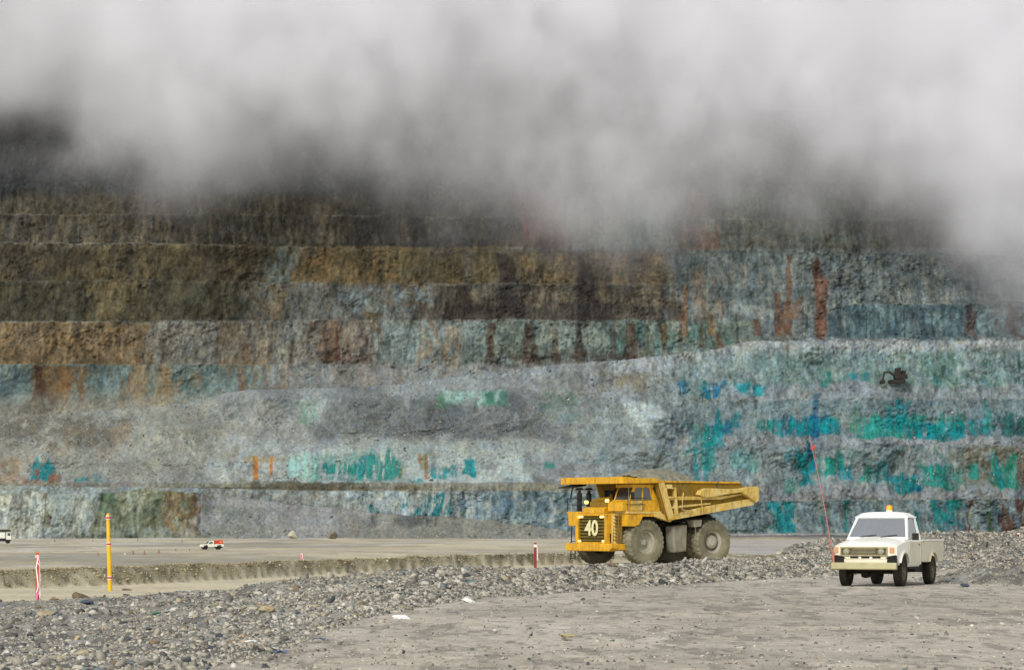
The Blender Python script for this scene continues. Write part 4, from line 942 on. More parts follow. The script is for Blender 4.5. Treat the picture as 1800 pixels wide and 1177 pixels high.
    body.hexa([(4.62, -3.3, 3.15), (4.5, -3.3, 3.15), (4.5, 3.3, 3.15), (4.62, 3.3, 3.15)], [(5.62, -3.3, 5.9), (5.48, -3.3, 5.9), (5.48, 3.3, 5.9), (5.62, 3.3, 5.9)])
    body.hexa([(4.6, -3.3, 3.15), (-3.5, -3.3, 4.22), (-3.5, 3.3, 4.22), (4.6, 3.3, 3.15)], [(4.6, -3.3, 3.3), (-3.5, -3.3, 4.4), (-3.5, 3.3, 4.4), (4.6, 3.3, 3.3)])
    bd = body.build('dump_body', YDIRT, root, .02)
    # canopy over the cab: flat slab with a deep turned-down lip
    m = MB(); m.box(5.45, 8.6, -3.55, 3.55, 6.0, 6.1)
    m.box(8.5, 8.62, -3.56, 3.56, 5.70, 6.18)
    for s in (-1, 1):
        ya, yb = (3.45, 3.57) if s > 0 else (-3.57, -3.45); m.prism([(8.5, 5.70), (8.5, 6.18), (5.9, 6.02), (5.3, 5.95), (5.3, 5.78), (6.2, 5.74)], ya, yb)
    for k in range(4): m.box(5.6, 8.5, -2.7 + k * 1.75, -2.6 + k * 1.75, 5.86, 6.0)
    m.build('canopy', YEL, bd, .02)
    for s in (-1, 1):
        def yy(a, b): return (s * a, s * b) if s > 0 else (s * b, s * a)
        A = MB(); ya, yb = yy(3.42, 3.60)
        A.prism([(5.56, 5.80), (5.60, 5.93), (-2.2, 5.90), (-2.2, 5.78)], *yy(3.42, 3.52)); A.build('top_rail', YEL, bd, .02)
        B = MB(); B.prism([(4.45, 3.13), (5.40, 5.78), (5.02, 5.78), (4.05, 3.20)], *yy(3.42, 3.72)); B.build('front_rib', YDUST, bd, .03)
        Cc = MB(); Cc.prism([(4.7, 4.82), (4.65, 4.55), (-.2, 4.62), (-2.3, 4.98), (-2.2, 5.06), (-.2, 4.86)], *yy(3.42, 3.66)); Cc.prism([(4.3, 4.12), (4.2, 3.95), (.6, 4.28), (.6, 4.40)], *yy(3.42, 3.58))
        Cc.prism([(4.05, 3.18), (4.15, 3.55), (1.4, 4.10), (-3.3, 4.72), (-3.45, 4.24)], *yy(3.42, 3.62)); Cc.build('side_rib', YDUST, bd, .03)
        Dd = MB(); Dd.prism([(2.0, 4.95), (1.75, 5.28), (1.3, 5.42), (.6, 5.42), (-.6, 5.38), (-1.9, 5.42), (-2.7, 5.54), (-3.62, 5.58), (-3.66, 5.38), (-2.6, 5.20), (-.6, 4.98), (.6, 4.80), (1.3, 4.74)], *yy(3.42, 3.86)); Dd.build('side_shield', YDUST, bd, .05)
        E = MB(); E.prism([(-2.1, 5.12), (-3.66, 5.52), (-3.66, 4.60), (-3.45, 4.42), (-3.1, 4.62)], *yy(3.42, 3.90)); E.build('tail_plate', YDUST, bd, .03)
        G = MB(); G.prism([(4.95, 5.36), (4.85, 4.78), (4.75, 4.78), (4.85, 5.36)], *yy(3.42, 3.78)); G.prism([(4.15, 5.40), (3.95, 3.55), (3.80, 3.55), (4.0, 5.40)], *yy(3.42, 3.78))
        G.prism([(4.9, 5.36), (4.9, 5.46), (4.0, 5.46), (4.0, 5.36)], *yy(3.42, 3.78)); G.prism([(4.75, 4.70), (4.78, 4.82), (4.0, 4.82), (4.0, 4.70)], *yy(3.42, 3.80)); G.box(4.3, 4.7, *yy(3.42, 3.7), 5.44, 5.66)
        G.build('step_frame', YDUST, bd, .02)
    MB().tube([(3.3, 3.72, 5.1), (3.45, 3.8, 4.6), (3.5, 3.8, 3.9), (2.4, 3.75, 3.75)], .04, 6).tube([(1.7, 3.75, 4.7), (1.5, 3.75, 3.6)], .03, 6).build('pipe', YDUST, bd)
    # tanks and hoses under the body
    m = MB().prism([(3.75, 2.72), (2.45, 2.85), (2.5, .95), (3.65, .85)], 2.2, 3.15); m.build('fuel_tank', DUSTM, root, .1)
    m = MB().prism([(2.1, 3.15), (1.2, 3.2), (1.3, 2.72), (1.9, 2.65)], 2.6, 3.3).tube([(1.6, 3.0, 2.7), (1.5, 3.0, 1.5)], .05, 6); m.build('hydraulic_tank', DUSTM, root, .06)
    m = MB().tube([(7.95, 3.3, 3.78), (7.93, 3.32, 6.25)], .022, 6, .012); m.build('aerial', DUSTM, root)
    # load
    n = 90; gx = np.linspace(-1.9, 5.5, 110); gy = np.linspace(-3.28, 3.28, 80); GY, GX = np.meshgrid(gy, gx, indexing='ij')
    e = np.clip(1 - (np.abs((GX - 3.15) / 3.5) ** 2.0 + np.abs(GY / 3.5) ** 2.2), 0, 1)
    z = 5.5 + 1.3 * e ** .8 + (fbm(GX / .5, GY / .5, 95, 4, .65) - .5) * .42; z = np.where(e <= 0, 5.4, z)
    hm = rock_mat('heap_rock', 3.0, .25, .5, .08); cc = np.repeat(lin((122, 118, 102))[None], GX.size, 0) * (1 + (fbm(GX.ravel() / .2, GY.ravel() / .2, 96, 3) - .5)[:, None] * .8)
    heap = mesh_np('ore_heap', np.stack([GX, GY, z], -1).reshape(-1, 3), grid_faces(*GX.shape), hm, col=cc)
    heap.location = root.location; heap.rotation_euler = root.rotation_euler
    tag(heap, 'heaped grey-brown ore loaded in the body of the yellow dump truck', 'ore load')
haul_truck()

# ================================================================== WHITE PICKUP
WHITE = paint('cream_paint', (238, 236, 224), .32, (214, 204, 172), .16, 2.2, wear=.14, spec=.5)
WDUST = paint('dusty_cream', (226, 220, 198), .5, (196, 182, 138), .4, 2.0, wear=.25, spec=.3)
BUMP = paint('dusty_bumper', (188, 182, 142), .6, (150, 142, 104), .45, 3, wear=.25, spec=.2)
GRL = paint('grille_surround', (170, 160, 120), .6, (120, 112, 84), .4, 4, wear=.3)
RUB = paint('tyre_rubber', (30, 29, 28), .85, (70, 64, 54), .35, 3, wear=.25, spec=.15)
RIM2 = paint('pickup_rim', (96, 88, 70), .7, (130, 118, 88), .4, 3, wear=.3)
WGL = glass('windscreen_glass', (225, 232, 232), .66)
SGL = glass('side_glass', (90, 98, 98), .22)
AMB = emit_mat('amber_beacon', (250, 150, 0), .25)
def simple(name, rgb, rough=.6): return paint(name, rgb, rough, [v * .6 + q * .4 for v, q in zip(rgb, (136, 126, 104))], .35, 5, wear=.3)
def car_wheel(x, y, r, w, side, root, rimmat=None):
    s = side; R0 = r * .54
    m = MB().lathe([(.001, .10 * s), (.06, .10 * s), (.07, .05 * s), (.13, .04 * s), (R0 * .7, .0), (R0 * .9, .02 * s), (R0 * .97, w * .42 * s), (R0 * 1.03, w * .44 * s), (R0, -w * .4 * s)], n=28)
    o = m.build('wheel', rimmat or RIM2, root); smooth_by_angle(o, 40); o.location = (x, y, r)
    t = MB(); h = w / 2
    t.lathe([(R0, -h * .8), (R0 * 1.1, -h * .95), (r * .86, -h), (r * .96, -h * .82), (r * .985, -h * .4), (r * .985, h * .4), (r * .96, h * .82), (r * .86, h), (R0 * 1.1, h * .95), (R0, h * .8)], n=44)
    for k in range(34):
        a = 2 * math.pi * k / 34; da = .055
        for q in (-1, 1):
            aa = a + (0.09 if q > 0 else 0); c_, s_ = math.cos, math.sin
            lo = [(rr * c_(g), q * .01, rr * s_(g)) for g, rr in ((aa - da, r * .97), (aa + da, r * .97), (aa + da, r), (aa - da, r))]
            hi = [(rr * c_(g), q * h * .9, rr * s_(g)) for g, rr in ((aa - da, r * .93), (aa + da, r * .93), (aa + da, r * .985), (aa - da, r * .985))]
            t.hexa(lo, hi)
    to = t.build('tyre', RUB, o); smooth_by_angle(to, 40); return o
def arch(cx, r, z0, n=10):
    """points of a wheel arch from front to back"""
    a0 = math.asin(min(1, (z0 - .40) / r)) if z0 > .40 else -math.asin(min(1, (.40 - z0) / r))
    return [(cx + r * math.cos(a0 + (math.pi - 2 * a0) * k / n), .40 + r * math.sin(a0 + (math.pi - 2 * a0) * k / n)) for k in range(n + 1)]
def pickup():
    TH = R(67.0); Dp = 75.4; pc = 1535.0
    root = empty('pickup', ((pc - 900) / F * Dp, Dp, APR_Z), math.pi + TH); root.scale = (1, 1, 1.02)
    tag(root, 'cream white pickup with orange roof beacon and tall red whip mast on near gravel', 'pickup truck')
    W_ = .845
    # lower body sides with wheel arches
    m = MB()
    side = [(.72, .62), (.72, 1.02), (.66, 1.10), (-.38, 1.22), (-1.78, 1.20), (-1.78, .56)] + [(-.52, .56)][::-1] + arch(0, .50, .56)[::-1]
    # order: front top -> back -> under door -> rear of arch -> over -> front of arch
    prof = [(.74, .80), (.74, .98), (.69, 1.06), (.2, 1.13), (-.38, 1.19), (-1.74, 1.19), (-1.74, .55)] + arch(0, .49, .55)[::-1]
    for y in ((W_ - .05, W_), (-W_, -W_ + .05)): m.prism(prof, *y)
    m.prism([(-.45, 1.13), (-.45, .5), (-1.74, .5), (-1.74, 1.13)], -W_ + .052, W_ - .052)
    m.box(.50, .66, -W_ + .052, W_ - .052, .66, .95)
    bd = m.build('body', WHITE, root, .018)
    # mud-dulled lower flank: flares over the wheels
    for s in (-1, 1):
        f = MB(); a_ = arch(0, .53, .62); b_ = arch(0, .475, .62); n = len(a_)
        for k in range(n - 1):
            y0, y1 = (W_ - .01, W_ + .045) if s > 0 else (-W_ - .045, -W_ + .01)
            f.hexa([(a_[k][0], y0, a_[k][1]), (b_[k][0], y0, b_[k][1]), (b_[k + 1][0], y0, b_[k + 1][1]), (a_[k + 1][0], y0, a_[k + 1][1])],
                   [(a_[k][0], y1, a_[k][1]), (b_[k][0], y1, b_[k][1]), (b_[k + 1][0], y1, b_[k + 1][1]), (a_[k + 1][0], y1, a_[k + 1][1])])
        f.build('wheel_flare', WHITE, root)
    # bonnet: crowned slab falling towards the nose
    h = MB(); nx, ny = 10, 13
    P = []
    for i in range(nx):
        t = i / (nx - 1); x = .74 - t * 1.12
        for j in range(ny):
            u = -1 + 2 * j / (ny - 1); w_ = (.80 + .02 * t); z = (1.075 + .155 * t ** .8) + .045 * (1 - u * u) - .06 * abs(u) ** 6 - (.05 if i == 0 else 0)
            P.append((x, u * w_, z))
    top = len(P); P += [(x, y, z - .09) for x, y, z in P]
    Fq = [(i * ny + j, i * ny + j + 1, (i + 1) * ny + j + 1, (i + 1) * ny + j) for i in range(nx - 1) for j in range(ny - 1)]
    Fq += [(j, j + top, j + 1 + top, j + 1) for j in range(ny - 1)] + [((nx - 1) * ny + j, (nx - 1) * ny + j + 1, (nx - 1) * ny + j + 1 + top, (nx - 1) * ny + j + top) for j in range(ny - 1)]
    Fq += [(i * ny, (i + 1) * ny, (i + 1) * ny + top, i * ny + top) for i in range(nx - 1)] + [(i * ny + ny - 1, i * ny + ny - 1 + top, (i + 1) * ny + ny - 1 + top, (i + 1) * ny + ny - 1) for i in range(nx - 1)]
    h.add(P, Fq); bo = h.build('bonnet', WHITE, root); smooth_by_angle(bo, 50)
    for y in (-.45, .12): MB().tube([(-.30, y, 1.275), (-.36, y + .1, 1.30), (-.42, y + .42, 1.33)], .011, 5).build('wiper', BLACK, root)
    # nose: apron, grille surround, bars, lamps
    n_ = MB().prism_x([(-.83, .82), (-.60, .78), (-.52, .70), (.52, .70), (.60, .78), (.83, .82), (.83, 1.06), (-.83, 1.06)], .70, .755); n_.box(.60, .74, -.62, .62, .60, .72)
    nose = n_.build('nose_panel', WDUST, root, .02)
    for s in (-1, 1): MB().box(.70, .742, *((.58, .842) if s > 0 else (-.842, -.58)), .62, .815).build('gap_shade', BLACK, nose)  # black panels stand in for the shaded gap between nose corners and bumper
    for k in (-.30, 0, .30): MB().box(.752, .764, k - .11, k + .11, .735, .785).build('vent', BLACK, nose)
    g = MB().box(.75, .80, -.68, .60, .99, 1.03).box(.75, .80, -.68, .60, .795, .825).box(.75, .80, -.68, -.645, .825, .99).box(.75, .80, .565, .60, .825, .99)
    gr = g.build('grille', GRL, root, .008)
    MB().box(.756, .765, -.645, .565, .825, .99).build('grille_back', paint('grille_shade', (92, 86, 62), .7, (60, 56, 42), .4, 4), gr)
    for k in range(4): MB().box(.766, .79, -.36, .28, .845 + k * .038, .858 + k * .038).build('grille_bar', GRL, gr)
    for y in (-.51, .43):
        o = MB().lathe([(.001, .035), (.06, .03), (.085, .01), (.085, -.03)], n=20).build('headlight', paint('lamp_glass', (150, 146, 120), .2, (120, 116, 90), .3, 5), root)
        o.rotation_euler = (0, 0, -math.pi / 2); o.location = (.775, y, .908)
    for y in (-.80, .72):
        MB().box(.72, .775, y - .065, y + .065, .87, 1.02).build('indicator', paint('indicator_lens', (196, 140, 100), .3, (176, 134, 104), .3, 5), root, .01)
    b = MB().prism([(.80, .44), (.93, .46), (.94, .62), (.80, .63)], -.88, .88); b.box(.5, .82, -.5, -.4, .48, .58).box(.5, .82, .4, .5, .48, .58); b.build('bumper', BUMP, root, .015)
    # cab
    c = MB()
    # windscreen frame: base at x -.36 z 1.26, top at x -.84 z 1.80
    zb, zt = 1.20, 1.80
    for s in (-1, 1):
        y0, y1 = s * .84, s * .70
        def q(x, y, z, d=.055): return (x, y, z)
        c.hexa([(-.34, y0, zb), (-.44, y0, zb), (-.44, y0 - s * .06, zb), (-.34, y0 - s * .07, zb)], [(-.82, y1, zt), (-.92, y1, zt), (-.92, y1 - s * .06, zt), (-.82, y1 - s * .07, zt)])
        c.hexa([(-1.50, y0, zb), (-1.74, y0, zb), (-1.74, y0 - s * .06, zb), (-1.50, y0 - s * .06, zb)], [(-1.46, y1, zt), (-1.66, y1, zt), (-1.66, y1 - s * .06, zt), (-1.46, y1 - s * .06, zt)])
        c.hexa([(-.40, y0, zb - .02), (-1.74, y0, zb - .02), (-1.74, y0 - s * .06, zb - .02), (-.40, y0 - s * .06, zb - .02)], [(-.40, y0 - s * .008, zb + .05), (-1.74, y0 - s * .008, zb + .05), (-1.74, y0 - s * .06, zb + .05), (-.40, y0 - s * .06, zb + .05)])
    c.hexa([(-.34, -.78, zb), (-.42, -.78, zb), (-.42, .78, zb), (-.34, .78, zb)], [(-.375, -.77, zb + .08), (-.45, -.77, zb + .08), (-.45, .77, zb + .08), (-.375, .77, zb + .08)])
    c.hexa([(-1.66, -.78, zb), (-1.74, -.78, zb), (-1.74, .78, zb), (-1.66, .78, zb)], [(-1.64, -.76, 1.36), (-1.72, -.76, 1.36), (-1.72, .76, 1.36), (-1.64, .76, 1.36)])
    cb = c.build('cab', WHITE, root, .012)
    # roof: crowned
    rf = MB(); P = []; nx, ny = 9, 11
    for i in range(nx):
        t = i / (nx - 1); x = -.80 - t * .88
        for j in range(ny):
            u = -1 + 2 * j / (ny - 1); e = (2 * t - 1)
            P.append((x, u * .725, 1.80 + .135 * (1 - abs(u) ** 4) ** .5 * (1 - abs(e) ** 5) ** .5 + .0))
    top = len(P); P += [(x, y, 1.775) for x, y, z in P]
    Fq = [(i * ny + j, i * ny + j + 1, (i + 1) * ny + j + 1, (i + 1) * ny + j) for i in range(nx - 1) for j in range(ny - 1)]
    Fq += [(a + top, b + top, c_ + top, d_ + top) for a, b, c_, d_ in Fq]
    Fq += [(j, j + top, j + 1 + top, j + 1) for j in range(ny - 1)] + [((nx - 1) * ny + j, (nx - 1) * ny + j + 1, (nx - 1) * ny + j + 1 + top, (nx - 1) * ny + j + top) for j in range(ny - 1)]
    Fq += [(i * ny, (i + 1) * ny, (i + 1) * ny + top, i * ny + top) for i in range(nx - 1)] + [(i * ny + ny - 1, i * ny + ny - 1 + top, (i + 1) * ny + ny - 1 + top, (i + 1) * ny + ny - 1) for i in range(nx - 1)]
    rf.add(P, Fq); ro = rf.build('roof', WHITE, root); smooth_by_angle(ro, 55)
    MB().hexa([(-.375, -.77, zb + .08), (-.385, -.77, zb + .08), (-.385, .77, zb + .08), (-.375, .77, zb + .08)], [(-.835, -.65, zt - .01), (-.845, -.65, zt - .01), (-.845, .65, zt - .01), (-.835, .65, zt - .01)]).build('windscreen', WGL, root)
    for s in (-1, 1):
        MB().hexa([(-.46, s * .815, 1.25), (-1.50, s * .815, 1.25), (-1.50, s * .806, 1.25), (-.46, s * .806, 1.25)], [(-.90, s * .685, zt - .02), (-1.47, s * .685, zt - .02), (-1.47, s * .676, zt - .02), (-.90, s * .676, zt - .02)]).build('window', SGL, root)
        d = MB().prism([(-.50, .60), (-.46, 1.15), (-1.60, 1.15), (-1.60, .60)], *((W_ + .002, W_ + .018) if s > 0 else (-W_ - .018, -W_ - .002))).build('door', WDUST, root, .006)
        MB().box(-1.5, -1.38, *((W_ + .018, W_ + .035) if s > 0 else (-W_ - .035, -W_ - .018)), 1.06, 1.085).build('handle', BLACK, d)
        if s > 0: MB().tube([(-.55, s * .84, 1.22), (-.5, s * 1.0, 1.27)], .012, 6).box(-.52, -.47, *((.93, 1.10) if s > 0 else (-1.10, -.93)), 1.20, 1.38).build('mirror', BLACK, root)
    MB().hexa([(-1.66, -.72, 1.36), (-1.67, -.72, 1.36), (-1.67, .72, 1.36), (-1.66, .72, 1.36)], [(-1.62, -.62, 1.77), (-1.63, -.62, 1.77), (-1.63, .62, 1.77), (-1.62, .62, 1.77)]).build('rear_window', SGL, root)
    for y in (-.38, .38):
        MB().box(-1.55, -1.40, y - .24, y + .24, .75, 1.42).box(-1.55, -1.0, y - .24, y + .24, .70, .85).box(-1.53, -1.43, y - .12, y + .12, 1.44, 1.60).build('seat', simple('seat_cloth', (120, 118, 110), .9), root, .04)
    st = MB(); st.tube([(-.75 + .0, .38 + .18 * math.cos(a), 1.30 + .18 * math.sin(a)) for a in [k * math.pi / 8 for k in range(17)]], .013, 6); st.build('steering_wheel', BLACK, root)
    MB().prism([(-.40, 1.22), (-.62, 1.24), (-.66, 1.0), (-.45, .95)], -.76, .76).build('dashboard', BLACK, root)
    # beacon
    MB().lathe([(.001, 0), (.085, 0), (.085, .055), (.001, .055)], (-1.22, .10, 1.92), 18, 'z').build('beacon_base', WHITE, root)
    MB().lathe([(.078, .05), (.08, .06), (.078, .15), (.055, .185), (.001, .19)], (-1.22, .10, 1.92), 20, 'z').build('beacon', AMB, root, smooth=True)
    # tray
    tr = MB(); fl = [(-1.80, .62), (-1.80, 1.16), (-4.12, 1.16), (-4.15, .70), (-4.10, .60)] + arch(-2.98, .47, .60)[::-1]
    for y in ((W_ - .06, W_), (-W_, -W_ + .06)): tr.prism(fl, *y)
    tr.box(-4.15, -4.10, -W_ + .062, W_ - .062, .60, 1.14).box(-1.86, -1.80, -W_ + .062, W_ - .062, .62, 1.16).box(-4.1, -1.86, -W_ + .062, W_ - .062, .68, .74)
    tb = tr.build('tray', WDUST, root, .012)
    for s in (-1, 1):
        MB().box(-4.15, -1.78, *((W_ - .07, W_ + .02) if s > 0 else (-W_ - .02, -W_ + .07)), 1.162, 1.20).build('tray_rail', WHITE, tb, .01)
        f = MB(); a_ = arch(-2.98, .51, .62); b_ = arch(-2.98, .455, .62)
        y0, y1 = (W_ - .01, W_ + .04) if s > 0 else (-W_ - .04, -W_ + .01)
        for k in range(len(a_) - 1):
            f.hexa([(a_[k][0], y0, a_[k][1]), (b_[k][0], y0, b_[k][1]), (b_[k + 1][0], y0, b_[k + 1][1]), (a_[k + 1][0], y0, a_[k + 1][1])], [(a_[k][0], y1, a_[k][1]), (b_[k][0], y1, b_[k][1]), (b_[k + 1][0], y1, b_[k + 1][1]), (a_[k + 1][0], y1, a_[k + 1][1])])
        f.build('wheel_flare', WDUST, tb)
    MB().tube([(-1.9, .7, 1.19), (-1.95, .66, 1.55), (-1.95, -.66, 1.55), (-1.9, -.7, 1.19)], .022, 6).build('load_bar', BLACK, root)
    # chassis
    ch = MB(); 
    for s in (-1, 1): ch.box(-4.0, .6, s * .42 - .05, s * .42 + .05, .50, .62)
    ch.tube([(0, -.62, .38), (0, .62, .38)], .055, 8).tube([(-2.98, -.62, .38), (-2.98, .62, .38)], .055, 8); ch.lathe([(.001, -.13), (.13, -.1), (.15, 0), (.13, .1), (.001, .13)], (0, -.2, .36), 12); ch.lathe([(.001, -.14), (.14, -.1), (.17, 0), (.14, .1), (.001, .14)], (-2.98, 0, .36), 12)
    ch.box(-.5, .4, -.35, .35, .40, .85).box(-1.5, -.5, -.2, .2, .38, .55).box(-2.5, -1.7, .3, .68, .36, .6).box(-1.7, -.6, W_ - .14, W_ - .04, .44, .5).tube([(-1.2, -.3, .4), (-4.0, -.45, .42)], .03, 6)
    ch.box(-.5, .55, -.70, .70, .62, .95).box(-3.4, -2.5, -.6, .6, .62, .675)
    ch.build('chassis', BLACK, root)
    for s in (-1, 1): car_wheel(0, s * .735, .39, .22, s, root); car_wheel(-2.98, s * .735, .39, .22, s, root)
    # whip mast leaning to the right side of the bumper
    p = [(.82, -.86, .85)]; a = (.84, -.86, .9)
    path = []
    for k in range(15):
        t = k / 14; path.append((.84 - .0 * t, -.84 - .66 * t + .10 * math.sin(t * math.pi) * .4, .62 + 3.27 * t))
    MB().tube(path, .013, 6, .008).tube([(.82, -.84, .55), (.84, -.84, .85)], .025, 6).build('whip_mast', simple('red_fibreglass', (190, 104, 90), .6), root)
    k = path[13]; MB().box(k[0] - .02, k[0] + .02, k[1] - .02, k[1] + .09, k[2] - .12, k[2] - .0).build('flag', simple('flag_red', (170, 60, 48), .8), root)
pickup()

# ================================================================== SMALL FAR VEHICLES, drawn out with their main parts
def far_ute():
    D_ = 598.; x = (372 - 900) / F * D_
    root = empty('utility_vehicle', (x, D_, PIT_Z + .1), math.pi + R(22))
    tag(root, 'small white utility vehicle with a red canopy parked far off on the pit floor', 'pickup truck')
    wm = simple('far_white', (232, 230, 214), .5); m = MB()
    m.prism([(2.35, .55), (2.38, .95), (2.2, 1.08), (1.2, 1.15), (-.35, 1.15), (-.35, .5), (1.0, .5), (.95, .8), (1.25, .98), (1.7, .98), (1.95, .8), (1.95, .55)], -.85, .85)
    b = m.build('body', wm, root, .03)
    m = MB().hexa([(1.15, -.8, 1.15), (-.3, -.8, 1.15), (-.3, .8, 1.15), (1.15, .8, 1.15)], [(.6, -.68, 1.75), (-.3, -.68, 1.8), (-.3, .68, 1.8), (.6, .68, 1.75)]); cb = m.build('cab', wm, root, .04)
    MB().hexa([(1.12, -.7, 1.22), (1.10, -.7, 1.2), (1.10, .7, 1.2), (1.12, .7, 1.22)], [(.66, -.62, 1.72), (.64, -.62, 1.70), (.64, .62, 1.70), (.66, .62, 1.72)]).build('windscreen', SGL, cb)
    MB().prism([(.95, 1.2), (.55, 1.62), (.0, 1.62), (.0, 1.2)], .77, .80).build('window', SGL, cb)
    MB().prism([(-.4, .6), (-.4, 1.15), (-2.4, 1.15), (-2.4, .7), (-1.95, .62), (-1.85, .9), (-1.55, 1.0), (-1.2, .98), (-.95, .8), (-.9, .6)], -.88, .88).build('tray', wm, root, .03)
    MB().prism([(-.6, 1.16), (-.65, 1.92), (-2.2, 1.98), (-2.3, 1.16)], -.8, .8).build('canopy', simple('far_red', (206, 48, 26), .7), root, .08)
    MB().prism([(-1.5, 1.4), (-1.5, 1.75), (-2.0, 1.75), (-2.0, 1.4)], .8, .84).build('canopy_panel', simple('far_orange', (226, 140, 70), .7), root)
    MB().box(-2.2, 2.2, -.6, .6, .35, .6).build('chassis', BLACK, root)
    for x_ in (1.45, -1.42):
        for s in (-1, 1): car_wheel(x_, s * .75, .40, .25, s, root, BLACK)
far_ute()
def white_lorry():
    D_ = 760.; x = (-3 - 900) / F * D_
    root = empty('lorry', (x, D_, PIT_Z + .1), math.pi + R(196))
    tag(root, 'white lorry with a dark top, cut off by the left edge of the photo', 'lorry')
    wm = simple('lorry_white', (228, 228, 216), .6)
    MB().box(-3.2, 1.8, -1.2, 1.2, 1.3, 3.0).build('tank', wm, root, .25)
    MB().prism([(2.0, 1.0), (3.3, 1.0), (3.3, 2.0), (3.05, 3.0), (2.0, 3.05)], -1.2, 1.2).build('cab', wm, root, .1)
    MB().hexa([(3.32, -1.0, 2.02), (3.30, -1.0, 2.0), (3.30, 1.0, 2.0), (3.32, 1.0, 2.02)], [(3.10, -1.0, 2.9), (3.08, -1.0, 2.9), (3.08, 1.0, 2.9), (3.10, 1.0, 2.9)]).build('windscreen', SGL, root)
    MB().prism([(2.3, 2.1), (3.1, 2.1), (2.95, 2.8), (2.3, 2.8)], -1.23, -1.21).build('window', simple('dark_pane', (40, 44, 46)), root)
    MB().prism([(-3.3, 3.05), (3.3, 3.08), (2.9, 3.75), (-3.0, 3.7)], -1.25, 1.25).build('roof_gear', simple('dark_cover', (52, 38, 36), .9), root, .1)
    MB().box(-3.3, 3.2, -1.0, 1.0, .6, 1.28).build('chassis', BLACK, root)
    for x_ in (2.5, -1.4, -2.6):
        for s in (-1, 1): car_wheel(x_, s * 1.0, .52, .35, s, root, BLACK)
white_lorry()
def excavator():
    p = wall_point(1570, 676)
    root = empty('excavator', (p.x, p.y - 4.4, p.z - .4), math.pi + R(12)); root.scale = (1.2, 1.2, 1.3)
    tag(root, 'dark excavator working on a high bench of the blue-green wall', 'excavator')
    dk = paint('dark_machine', (30, 26, 24), .8, (56, 46, 38), .3, 1.5); d2 = paint('dark_steel', (44, 38, 34), .8, (70, 58, 46), .3, 1.5)
    for s in (-1, 1):
        MB().prism([(2.4, .9), (2.0, .1), (-2.0, .1), (-2.4, .9), (-2.0, 1.3), (2.0, 1.3)], s * 1.5 - .35, s * 1.5 + .35).build('track', dk, root, .08)
    MB().prism([(.6, 1.4), (.6, 2.6), (-1.0, 3.0), (-2.9, 2.8), (-3.1, 1.5)], -1.7, 1.7).box(-2.7, -1.6, -1.0, 1.0, 2.9, 4.0).build('house', dk, root, .1)
    MB().prism([(1.0, 1.5), (1.2, 2.6), (.8, 4.6), (-.7, 4.9), (-.8, 1.5)], .3, 1.8).build('cab', dk, root, .08)
    MB().prism([(.4, 2.0), (.2, 2.6), (2.4, 4.0), (4.0, 3.6), (4.0, 3.1), (2.5, 3.2)], -.7, -.1).build('boom', d2, root, .05)
    MB().prism([(3.5, 3.8), (4.2, 3.7), (4.8, 1.2), (4.3, 1.1)], -.65, -.15).build('arm', d2, root, .04)
    MB().prism([(4.2, 1.4), (5.0, 1.3), (5.5, .5), (4.9, -.1), (4.0, .1), (3.9, .7)], -1.1, .5).build('bucket', dk, root, .05)
excavator()

# ================================================================== MARKER POSTS
def at(px_, y_base, z): D_ = (HZ - y_base) / F; D_ = z / D_; return (px_ - 900) / F * D_, D_
def ground_at(px_, D_): return float(near_z(np.array([float(px_)]), np.array([float(D_)]))[0][0])
def yellow_pole():
    x, y = at(193.5, 1038, ROAD_Z); s = F / y
    root = empty('marker_pole', (x, y, ROAD_Z - .03)); root.rotation_euler = (0, R(-1.6), 0)
    tag(root, 'tall yellow marker pole with thin red and white bands beside the haul road', 'marker pole')
    ym = simple('pole_yellow', (232, 176, 14), .55); H = 138 / s; r = .095
    MB().lathe([(r * 1.05, 0), (r, H * .5), (r * .82, H - .12), (r * .55, H - .02), (.001, H)], n=18, axis='z').build('post', ym, root, smooth=True)
    for yr in (908, 954.5, 1013.5):
        z = (1038 - yr) / s
        MB().lathe([(r * 1.08, z - .085), (r * 1.12, z - .08), (r * 1.12, z + .08), (r * 1.08, z + .085)], n=18, axis='z').build('white_band', simple('band_white', (226, 214, 196)), root)
        MB().lathe([(r * 1.13, z - .04), (r * 1.16, z - .038), (r * 1.16, z + .038), (r * 1.13, z + .04)], n=18, axis='z').build('red_band', simple('band_red', (196, 34, 24)), root)
yellow_pole()
